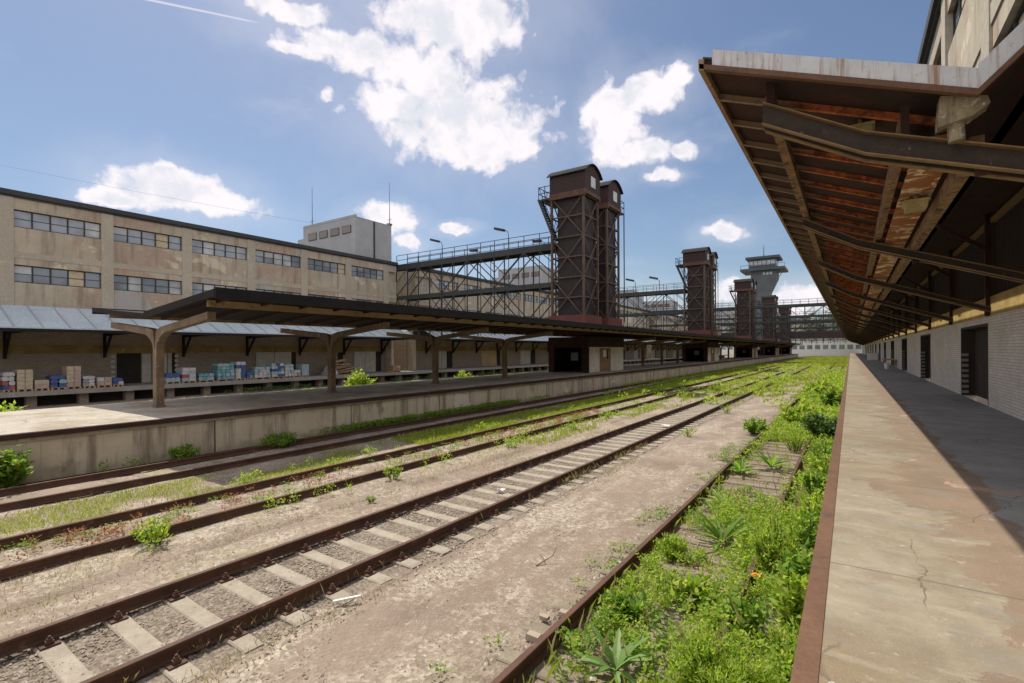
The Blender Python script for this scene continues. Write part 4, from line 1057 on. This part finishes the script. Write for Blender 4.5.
# grass between the tracks
def grass(name, zones, mat, label):
    Vs = []
    for (x0,x1,y0,y1,n,h,w,thr,sd,pw) in zones:
        P = scatter(x0,x1,y0,y1,n,sd,thr,pw,.7); r = np.random.default_rng(sd)
        Vs.append(blades(P, h*r.uniform(.4,1.3,len(P)), w*r.uniform(.7,1.3,len(P)), .6, r))
    return stuff(name, np.concatenate(Vs), mat, label, 'grass')
grass('grass_strip', [(-13.4,-11.5,1,14,24000,.075,.007,.0,41,1),(-13.5,-11.35,12,36,26000,.12,.03,-.35,42,1),(-13.6,-11.3,34,110,22000,.2,.1,-.8,43,1.2),
    (-11.1,-9.8,8,45,6000,.1,.03,.15,44,1),(-9.6,-8.3,14,60,9000,.1,.04,-.1,45,1),(-16.2,-13.9,40,120,9000,.2,.1,-.3,40,1.1)], 'grass', 'yellow green grass strip growing between the two left tracks')
grass('grass_strip', [(-9.6,-7.4,1,20,5000,.06,.012,.2,46,1),(-5.3,-4.9,1,14,1800,.07,.008,.1,48,1),(-5.62,-5.45,1,16,900,.14,.006,.1,148,1),(-7.4,-7.24,.5,16,700,.1,.006,.1,149,1),(-5.75,-5.62,1,14,500,.1,.006,.1,150,1),(-9.6,-8.2,.5,14,5000,.05,.006,.0,151,1),(-13.4,-11.4,1,12,2500,.09,.012,.1,49,1),(-7.6,-7.3,1,20,900,.1,.012,.1,53,1)], 'dry', 'dry thin grass tufts beside the main track')
grass('grass_strip', [(-13.5,-.5,58,110,14000,.14,.1,-.0,50,1.2),(-13.5,-.5,100,232,24000,.25,.25,-.35,51,1),(-9.5,-2.8,36,62,9000,.16,.08,-.05,52,1),(-8.3,-4.9,26,40,1500,.12,.05,.25,54,1)], 'grass', 'bright grass covering the far end of the yard')
C = scatter(-13.6,-3.0,30,110,380,61,.0,1.2,.35)
stuff('ground_cover', clumps(C,26,.35,.35,.2,.1,.4,62), 'leaf_bright', 'scattered bright weed patches in the distance between the tracks')
C = np.concatenate([scatter(-16.2,-15.5,-1,30,260,63,.0,1.,.8), scatter(-16.15,-15.6,12,24,260,64,-.4,1.,.8)])
stuff('ground_cover', clumps(C,30,.16,.28,.09,.05,.35,65), 'leaf', 'dark green weeds growing along the foot of the island platform wall')
C = scatter(-11.1,-9.75,1,24,300,66,-.05,1.,.9)
stuff('ground_cover', clumps(C,26,.12,.12,.06,.03,.35,67), 'red_weed', 'reddish low weeds between the rails of the half overgrown track')
C = scatter(-11.1,-9.75,1,30,360,166,-.1,1.,1.1)
stuff('ground_cover', clumps(C,26,.12,.09,.05,.025,.3,167), 'leaf', 'low green weeds between the rails of the half overgrown track')
C = np.concatenate([scatter(-9.5,-8.8,2,26,120,68,.1,1.,.9), scatter(-12.2,-11.2,3,30,150,69,.1,1.,.9)])
stuff('ground_cover', clumps(C,30,.12,.25,.07,.03,.5,70), 'leaf_bright', 'small upright weeds beside the half overgrown track')
C = np.concatenate([scatter(-22.85,-22.7,8,60,160,71,-.1,1,.5)])
C[:,2] = 1.1
stuff('ground_cover', clumps(C,20,.1,.1,.08,.04,.4,72), 'leaf_bright', 'thin bright weeds along the far rim of the island platform')
C = scatter(-38.6,-37.6,10,60,160,73,.1,1,.5)
stuff('ground_cover', clumps(C,26,.3,.3,.16,.09,.4,74), 'leaf_dark', 'green weeds in the dark gap under the left dock')

# individual plants
def rosette(x, y, n, L, w, seed, mat, label, up=.8):
    r = random.Random(seed); mb = MB()
    for k in range(n):
        a = 6.283*k/n*1.618+r.uniform(-.3,.3); l = L*r.uniform(.6,1.1); el = r.uniform(.3,1.)*up; sg = 5; vs = []
        for j in range(sg+1):
            u = j/sg; rad = l*(u*math.cos(el)+.15*u*u); z = l*(u*math.sin(el)*1.15-u*u*.5*math.cos(el)*.8)
            ww = w*math.sin(math.pi*min(.97,.12+.86*u))**.8*(1+.25*(-1)**j)
            c = Vector((x+math.cos(a)*rad, y+math.sin(a)*rad, .02+z)); sd = Vector((-math.sin(a),math.cos(a),0))*ww/2
            vs += [c-sd+Vector((0,0,ww*.22)), c, c+sd+Vector((0,0,ww*.22))]
        fs = []
        for j in range(sg): fs += [(3*j,3*j+1,3*j+4,3*j+3),(3*j+1,3*j+2,3*j+5,3*j+4)]
        mb.add(vs, fs)
    return tag(obj('rosette_plant', mb, mat, origin=(x,y,0)), label, 'weed')
def bush(name, x, y, z, h, rad, stems, per, L, W, seed, mat, label, cat='weed', up=.35, shape=1.0):
    r = np.random.default_rng(seed); e = empty(name, (x,y,z), label, cat)
    st = MB(); P = []
    for k in range(stems):
        a = r.uniform(0,6.28); d = rad*math.sqrt(r.random()); hh = h*r.uniform(.6,1.05)*(1-.35*(d/rad)**2)
        b = Vector((x+math.cos(a)*d*.35, y+math.sin(a)*d*.35, z)); t = Vector((x+math.cos(a)*d, y+math.sin(a)*d, z+hh))
        m = b.lerp(t,.5)+Vector((0,0,hh*.08)); st.tube([b,m,t], [.008+h*.004,.006+h*.003,.003], 4)
        u = r.random(per)**.75*.95+.05
        for q in u:
            p = b.lerp(m,q*2) if q < .5 else m.lerp(t,q*2-1)
            P.append(p+Vector(r.normal(size=3)*rad*.09*shape))
    obj('stem', st, 'leaf_dark', e)
    P = np.array([tuple(p) for p in P]); n = len(P)
    obj('foliage', (leaves(P, L*r.uniform(.6,1.25,n), W*r.uniform(.7,1.2,n), up, r, .12),4), mat, e)
    return e
rosette(-1.89,4.54,19,.44,.07,1,'leaf_grey','large pale thistle rosette in the foreground weeds',1.1)
rosette(-1.72,8.5,20,.56,.075,2,'leaf','green thistle rosette in the middle of the weedy track',1.0)
rosette(-1.72,14.6,18,.62,.09,3,'leaf','spiky rosette beside the old grey sleepers, right one of a pair',1.0)
rosette(-2.3,13.6,16,.58,.09,4,'leaf','spiky rosette against the left rail of the weedy track, left one of a pair',1.0)
rosette(-2.15,10.6,14,.45,.07,5,'leaf_bright','yellow green rosette between the spiky pair and the middle thistle',.9)
bush('feathery_bush',-.86,7.6,0,.85,.3,60,70,.07,.016,6,'leaf_bright','tall feathery bright green bush near the platform edge',up=.6)
bush('leafy_weed',-.5,7.0,0,.7,.28,22,26,.12,.06,7,'leaf','broad leaved weed between the feathery bush and the platform edge',up=.2)
bush('feathery_bush',-1.0,4.7,0,.55,.42,70,60,.07,.016,8,'leaf_bright','wide feathery yellow green clump at the bottom of the view',up=.6)
bush('leafy_weed',-.95,5.9,0,.5,.34,14,22,.1,.05,9,'leaf','dark green leafy weed in front of the feathery bush',up=.2)
bush('leafy_weed',-.5,9.3,0,.75,.3,26,30,.12,.06,10,'leaf_bright','leafy weed behind the feathery bush along the platform edge',up=.3)
bush('leafy_weed',-.55,11.8,0,.7,.35,26,30,.14,.06,11,'leaf','green weed beside the end of the visible right rail',up=.3)
bush('shrub',-.75,19.6,0,1.0,.6,40,40,.17,.07,12,'leaf_dark','dark rounded shrub at the platform edge beyond the grey sleepers','shrub')
bush('shrub',-1.75,22.8,0,.9,.7,40,44,.17,.08,13,'leaf_bright','bright rounded shrub in the middle of the weedy track','shrub')
bush('shrub',-.65,29,0,1.1,.6,40,44,.2,.1,14,'leaf','green shrub close to the platform edge, farther than the dark one','shrub')
bush('shrub',-1.6,37,0,1.0,.9,40,44,.25,.12,15,'leaf_bright','farthest bright shrub on the weedy track','shrub')
bush('leafy_weed',-2.9,20.2,0,.55,.5,30,36,.12,.05,16,'leaf','weed patch on the left of the left rail of the weedy track','weed')
bush('leafy_weed',-9.4,3.5,0,.42,.36,15,20,.1,.035,17,'leaf_bright','bright bushy weed against the right rail of the half overgrown track',up=.6)
bush('leafy_weed',-9.15,8.4,0,.42,.26,9,16,.09,.035,18,'leaf_bright','smaller upright weed by the half overgrown track further on',up=.6)
bush('leafy_weed',-8.3,7.0,-.03,.12,.14,9,12,.05,.02,19,'leaf','small lone weed on the bare strip left of the main track',up=.5)
bush('nettle_clump',-15.45,9.2,0,.42,.6,40,36,.1,.05,20,'leaf','green nettle clump on the rails at the island platform wall',up=.3)
bush('nettle_clump',-15.9,6.6,0,.42,.45,26,30,.1,.05,21,'leaf','dark nettle clump at the wall left of the rail gap',up=.3)
bush('climbing_weed',-16.0,2.9,0,.95,.55,32,36,.15,.1,22,'leaf','dark leafy climber at the far left of the island platform wall','weed',up=.1)
bush('shrub',-23.6,19.1,0,1.95,.95,60,50,.2,.12,23,'leaf_bright','bright yellow green shrub behind the island platform by the second column','shrub',up=.4)
bush('shrub',-23.5,28.4,0,1.75,.7,40,40,.2,.12,24,'leaf_bright','smaller bright shrub behind the island platform by the third column','shrub',up=.4)
bush('shrub',-23.4,4.2,0,1.6,.7,50,44,.18,.1,25,'leaf_bright','bright shrub at the left end behind the island platform','shrub',up=.4)
for k,(x,y) in enumerate(((-9.0,13.2),(-9.0,17.5),(-11.9,15.5),(-9.2,21.4),(-4.9,18.5),(-5.0,26.0))):
    bush('leafy_weed',x,y,-.03,.4,.3,8,13,.1,.035,40+k,'leaf_bright',['upright weed right of the half overgrown track, nearest of three','upright weed right of the half overgrown track, middle of three','thin weed left of the half overgrown track in the grass strip','upright weed right of the half overgrown track, farthest of three','small weed on the right side of the main track','larger weed on the right side of the main track farther off'][k],up=.5)

extra = [(-.55,3.9,.75,.3,'tall leafy clump at the very front beside the platform edge'),(-.45,5.3,.6,.25,'leafy clump at the platform edge, second from the front'),
 (-.5,6.2,.8,.25,'stalky weed rising right before the broad leaved weed at the platform edge'),(-.5,8.3,.85,.28,'stalky weed at the platform edge just behind the broad leaved weed'),
 (-.45,10.4,.8,.3,'tall weed at the platform edge left of the old grey sleepers end'),(-.5,13.4,.85,.35,'tall weed at the platform edge beside the old grey sleepers'),
 (-.55,15.6,.9,.4,'bushy weed at the platform edge past the pair of spiky rosettes'),(-1.4,17.6,.8,.5,'wide weed closing the gap of bare old sleepers'),
 (-1.6,6.3,.35,.3,'low leafy clump left of the orange scrap'),(-2.2,5.6,.3,.25,'low leafy clump against the inner side of the left weedy rail'),(-2.25,7.6,.35,.25,'leafy clump by the left weedy rail level with the feathery bush'),(-1.1,3.3,.35,.35,'low wide clump at the bottom edge of the view in the weedy track')]
for k,(x,y,h,rd,lb) in enumerate(extra):
    if k%3 == 0: bush('leafy_weed',x,y,GZ,h,rd,20,30,.11,.05,200+k,'leaf',lb,up=.3)
    elif k%3 == 1: bush('leafy_weed',x,y,GZ,h,rd,26,44,.08,.02,200+k,'leaf_bright',lb,up=.6)
    else: bush('leafy_weed',x,y,GZ,h,rd,16,26,.13,.07,200+k,'leaf_bright',lb,up=.2)

# far trees
for k,(x,y,h,w_) in enumerate(((-14,285,19,9),(-4,290,21,10),(6,280,18,9),(16,300,22,10),(-50,300,20,10),(26,280,20,9))):
    r = np.random.default_rng(100+k)
    e = empty('tree', (x,y,0), ['far tree over the end building, leftmost of the group','tall far tree over the end building, second from left','far tree over the end building next to the right canopy','large far tree mostly behind the right canopy','far tree behind the left warehouses','far tree behind the right warehouse'][k], 'tree', 'trees beyond the end building')
    m = MB(); m.tube([(x,y,0),(x+.2,y,h*.4),(x,y,h*.8)], [.45,.3,.08], 8)
    for j in range(7):
        a = r.uniform(0,6.28); z = h*r.uniform(.35,.7); m.tube([(x,y,z),(x+math.cos(a)*w_*.35,y+math.sin(a)*w_*.35,z+h*.15)], [.15,.04], 5)
    obj('trunk', m, 'trunk', e)
    cc = r.normal(size=(26,3))*np.array([w_*.26,w_*.26,h*.16])+np.array([x,y,h*.66]); P = np.repeat(cc,90,0)+r.normal(size=(26*90,3))*1.05
    obj('crown', (leaves(P, r.uniform(.5,1.1,len(P)), r.uniform(.35,.7,len(P)), .2, r),4), 'tree_leaf', e)

# ------------------------------------------------------------------ litter
def scrap(x, y, z, s, mat, label, name='paper_scrap'):
    r = random.Random(int(x*100)); mb = MB(); n = 4; vs = []
    for i in range(n):
        for j in range(n): vs.append((x+(i/3-.5)*s+r.uniform(-.02,.02), y+(j/3-.5)*s*.7+r.uniform(-.02,.02), z+.01+r.uniform(0,.045)))
    mb.add(vs, [(i*n+j,(i+1)*n+j,(i+1)*n+j+1,i*n+j+1) for i in range(3) for j in range(3)])
    return tag(obj(name, mb, mat, origin=(x,y,z)), label, 'litter')
scrap(-6.4,8.95,.03,.2,'paper','white scrap lying between the rails of the main track, the nearer one')
scrap(-6.2,20.2,.03,.34,'paper','white scrap between the rails of the main track, farther along')
scrap(-1.05,7.2,.12,.12,'orange','small orange scrap in the weeds in front of the feathery bush','plastic_scrap')
scrap(-1.2,6.2,.1,.14,'paper','small white scrap half hidden in the foreground weeds')
m = MB(); m.tube([(-3.8,6.2,-.02),(-3.74,6.35,.02),(-3.66,6.46,.08),(-3.62,6.5,.2)], [.009,.008,.006,.003], 5); m.tube([(-3.74,6.35,.02),(-3.86,6.5,0),(-3.98,6.6,-.02)], [.007,.005,.003], 5)
tag(obj('branch', m, 'stick', origin=(-3.7,6.3,0)), 'dry forked twig lying on the dirt path', 'twig')
tag(obj('wooden_stick', MB().beam((-5.3,3.86,.03),(-5.12,4.14,.035),.035,.022), 'paper', origin=(-5.2,4,0)), 'short pale stick beside the main track in the foreground', 'stick')
for k,(x,y,s) in enumerate(((-2.85,4.6,.07),(-2.95,5.0,.05),(-2.8,5.2,.06))):
    r = random.Random(k); mb = MB(); bm_v = [(x+s*a*r.uniform(.8,1.2), y+s*b*r.uniform(.8,1.2), s*c*.8+.02) for a in (-1,1) for b in (-.7,.7) for c in (-.5,.6)]
    mb.add(bm_v, [(0,1,3,2),(4,6,7,5),(0,4,5,1),(2,3,7,6),(0,2,6,4),(1,5,7,3)])
    tag(obj('rock', mb, 'stones', origin=(x,y,0)), ['largest grey stone outside the left rail of the weedy track','smallest of three stones outside the weedy track rail','stone behind the largest one outside the weedy track rail'][k], 'stone')

# ------------------------------------------------------------------ sky
SUN = Vector((-.53,.22,1.0)).normalized()
elev = math.asin(SUN.z); az = math.atan2(SUN.x, SUN.y)
w = bpy.data.worlds.new('World'); SC.world = w; w.use_nodes = True; nt = w.node_tree; nt.nodes.clear()
N = nt.nodes.new; Lk = nt.links.new
out = N('ShaderNodeOutputWorld'); sky = N('ShaderNodeTexSky'); sky.sky_type = 'NISHITA'; sky.sun_disc = False
sky.sun_elevation = elev; sky.sun_rotation = az; sky.air_density = 1.0; sky.dust_density = 1.2; sky.ozone_density = 2.6; sky.altitude = 200
bg = N('ShaderNodeBackground'); bg.inputs[1].default_value = .082; Lk(sky.outputs[0], bg.inputs[0])
tc = N('ShaderNodeTexCoord')
def vm(op, a, b=None):
    n = N('ShaderNodeVectorMath'); n.operation = op
    for i, v in enumerate((a,b)):
        if v is None: continue
        if isinstance(v, bpy.types.NodeSocket): Lk(v, n.inputs[i])
        else: n.inputs[i].default_value = v
    return n.outputs['Value'] if op in ('DOT_PRODUCT','LENGTH') else n.outputs[0]
def mt(op, a, b=0., c=None):
    n = N('ShaderNodeMath'); n.operation = op
    for i, v in enumerate((a,b,c)):
        if v is None: continue
        if isinstance(v, bpy.types.NodeSocket): Lk(v, n.inputs[i])
        else: n.inputs[i].default_value = v
    return n.outputs[0]
def nz(v, sc, det, rough=.6):
    n = N('ShaderNodeTexNoise'); Lk(v, n.inputs['Vector']); n.inputs['Scale'].default_value = sc; n.inputs['Detail'].default_value = det; n.inputs['Roughness'].default_value = rough
    return n
def sstep(f, a, b, c=0., d=1.):
    n = N('ShaderNodeMapRange'); n.interpolation_type = 'SMOOTHSTEP'; Lk(f, n.inputs[0])
    for i, v in zip((1,2,3,4),(a,b,c,d)): n.inputs[i].default_value = v
    return n.outputs[0]
D = tc.outputs['Generated']
warp = nz(D, 9, 4).outputs['Color']; warp2 = nz(D, 30, 5).outputs['Color']
Dw = vm('ADD', vm('ADD', D, vm('MULTIPLY', vm('SUBTRACT', warp, (.5,.5,.5)), (.05,.05,.05))), vm('MULTIPLY', vm('SUBTRACT', warp2, (.5,.5,.5)), (.018,.018,.016)))
CL = [(-0.5428,0.6375,0.5468,0.1193,0.0557),(-0.6798,0.5333,0.5035,0.0952,0.0284),(-0.7344,0.4748,0.485,0.0423,0.0127),(-0.6083,0.6341,0.4775,0.0856,0.0532),(-0.59,0.6916,0.4165,0.1546,0.0722),(-0.5483,0.7411,0.3874,0.092,0.0509),(-0.661,0.6136,0.432,0.0602,0.0396),(-0.5857,0.7287,0.3549,0.0465,0.0244),(-0.3526,0.8445,0.4031,0.0529,0.0623),(-0.2884,0.8501,0.4406,0.0605,0.031),(-0.2393,0.8578,0.4549,0.0292,0.0195),(-0.3138,0.8797,0.3573,0.0633,0.0236),(-0.2456,0.9029,0.3529,0.027,0.0132),(-0.2772,0.9073,0.3162,0.0313,0.0103),(-0.899,0.3558,0.2555,0.0777,0.034),(-0.8801,0.4073,0.2439,0.0604,0.021),(-0.9278,0.2889,0.2359,0.0362,0.0118),(-0.8963,0.3478,0.2751,0.0423,0.0198),(-0.7191,0.6485,0.2498,0.0476,0.0255),(-0.6358,0.7348,0.2364,0.0326,0.0094),(-0.1909,0.959,0.2093,0.0433,0.0158),(-0.054,0.9935,0.09,0.06,0.026),(-0.09,0.9893,0.08,0.07,0.024),(-0.1839,0.9737,0.105,0.03,0.02),(-0.717,0.4503,0.5321,0.0641,0.0184),(-0.7285,0.53,0.4341,0.0145,0.0137),(-0.7005,0.6815,0.212,0.0263,0.0187)]
dens = None
for (x,y,z,a,b) in CL:
    c = Vector((x,y,z)).normalized(); rt = Vector((y,-x,0)).normalized(); up_ = rt.cross(c)
    df = vm('SUBTRACT', Dw, tuple(c))
    e2 = vm('DOT_PRODUCT', df, tuple(rt/a)); f2 = vm('DOT_PRODUCT', df, tuple(up_/b))
    v = mt('SUBTRACT', 1.0, mt('SQRT', mt('ADD', mt('MULTIPLY', e2, e2), mt('MULTIPLY', f2, f2))))
    dens = v if dens is None else mt('MAXIMUM', dens, v)
core0 = nz(D, 7, 6).outputs['Fac']
nf = nz(Dw, 24, 8, .56).outputs['Fac']
dn = mt('ADD', dens, mt('MULTIPLY', mt('SUBTRACT', nf, .5), 1.9))
cover = sstep(dn, -.3, .38)
halo = mt('MULTIPLY', sstep(mt('ADD', dens, mt('MULTIPLY', mt('SUBTRACT', core0, .5), 2.5)), -1.7, .7), .22)
cover = mt('MAXIMUM', cover, halo)
wisp = mt('MULTIPLY', sstep(nz(vm('MULTIPLY', D, (1,1,2.2)), 3.0, 7, .6).outputs['Fac'], .46, .85), .30)
cover = mt('MAXIMUM', cover, wisp)
d1, d2 = Vector((-.8152,.2989,.4961)), Vector((-.7622,.4044,.5055)); dm = (d1+d2).normalized(); cn_ = d1.cross(d2).normalized()
trail = mt('MULTIPLY', sstep(mt('ABSOLUTE', vm('DOT_PRODUCT', D, tuple(cn_))), .0022, .0006), sstep(vm('DOT_PRODUCT', D, tuple(dm)), .9955, .9985, 0, .5))
cover = mt('MAXIMUM', cover, trail)
sx = N('ShaderNodeSeparateXYZ'); Lk(D, sx.inputs[0])
fill_mask = mt('MAXIMUM', sstep(sx.outputs[1], .04, -.2), sstep(sx.outputs[0], .28, .5))
back = mt('MULTIPLY', sstep(nz(Dw, 2.2, 8, .6).outputs['Fac'], .36, .5), mt('MULTIPLY', fill_mask, sstep(sx.outputs[2], .0, .12)))  # unseen cloud bank behind and right of the view, added to brighten shade
cover = mt('MAXIMUM', cover, back)
core = nz(Dw, 11, 5).outputs['Fac']
core2 = nz(Dw, 24, 6, .6).outputs['Fac']
sh = mt('ADD', mt('MULTIPLY', sstep(core, .42, .62), sstep(dens, .1, .45, 0, .8)), mt('MULTIPLY', sstep(core2, .5, .8), .12))
cm = N('ShaderNodeMix'); cm.data_type = 'RGBA'; Lk(sh, cm.inputs[0]); cm.inputs[6].default_value = (1,.945,.975,1); cm.inputs[7].default_value = (.72,.75,.83,1)
bc = N('ShaderNodeBackground'); Lk(cm.outputs[2], bc.inputs[0]); Lk(mt('ADD', mt('MULTIPLY', fill_mask, .2), .82), bc.inputs[1])  # the added out-of-view clouds glow stronger than the visible ones, as fill
ms = N('ShaderNodeMixShader'); Lk(cover, ms.inputs[0]); Lk(bg.outputs[0], ms.inputs[1]); Lk(bc.outputs[0], ms.inputs[2]); Lk(ms.outputs[0], out.inputs[0])

sl = bpy.data.lights.new('sun', 'SUN'); sl.energy = 4.1; sl.angle = R(.55); sl.color = (1,.925,.79)
so = bpy.data.objects.new('sun', sl); COL.objects.link(so); so.rotation_euler = SUN.to_track_quat('Z','Y').to_euler(); so.location = (-20,10,60)

# ------------------------------------------------------------------ camera
cam = bpy.data.cameras.new('camera'); co = bpy.data.objects.new('camera', cam); COL.objects.link(co); SC.camera = co
cam.sensor_width = 36; cam.lens = 500*36/1024; cam.clip_end = 3000; cam.clip_start = .05; cam.shift_y = 8.7/1024
co.matrix_world = Matrix.Translation((0,0,3.12)) @ Matrix.Rotation(R(34.1),4,'Z') @ Matrix.Rotation(R(90),4,'X') @ Matrix.Rotation(R(-.3),4,'Z')
SC.view_settings.view_transform = 'Standard'; SC.view_settings.look = 'None'; SC.view_settings.exposure = .32; SC.view_settings.gamma = 1
SC.cycles.max_bounces = 6; SC.cycles.diffuse_bounces = 3; SC.cycles.use_denoising = True
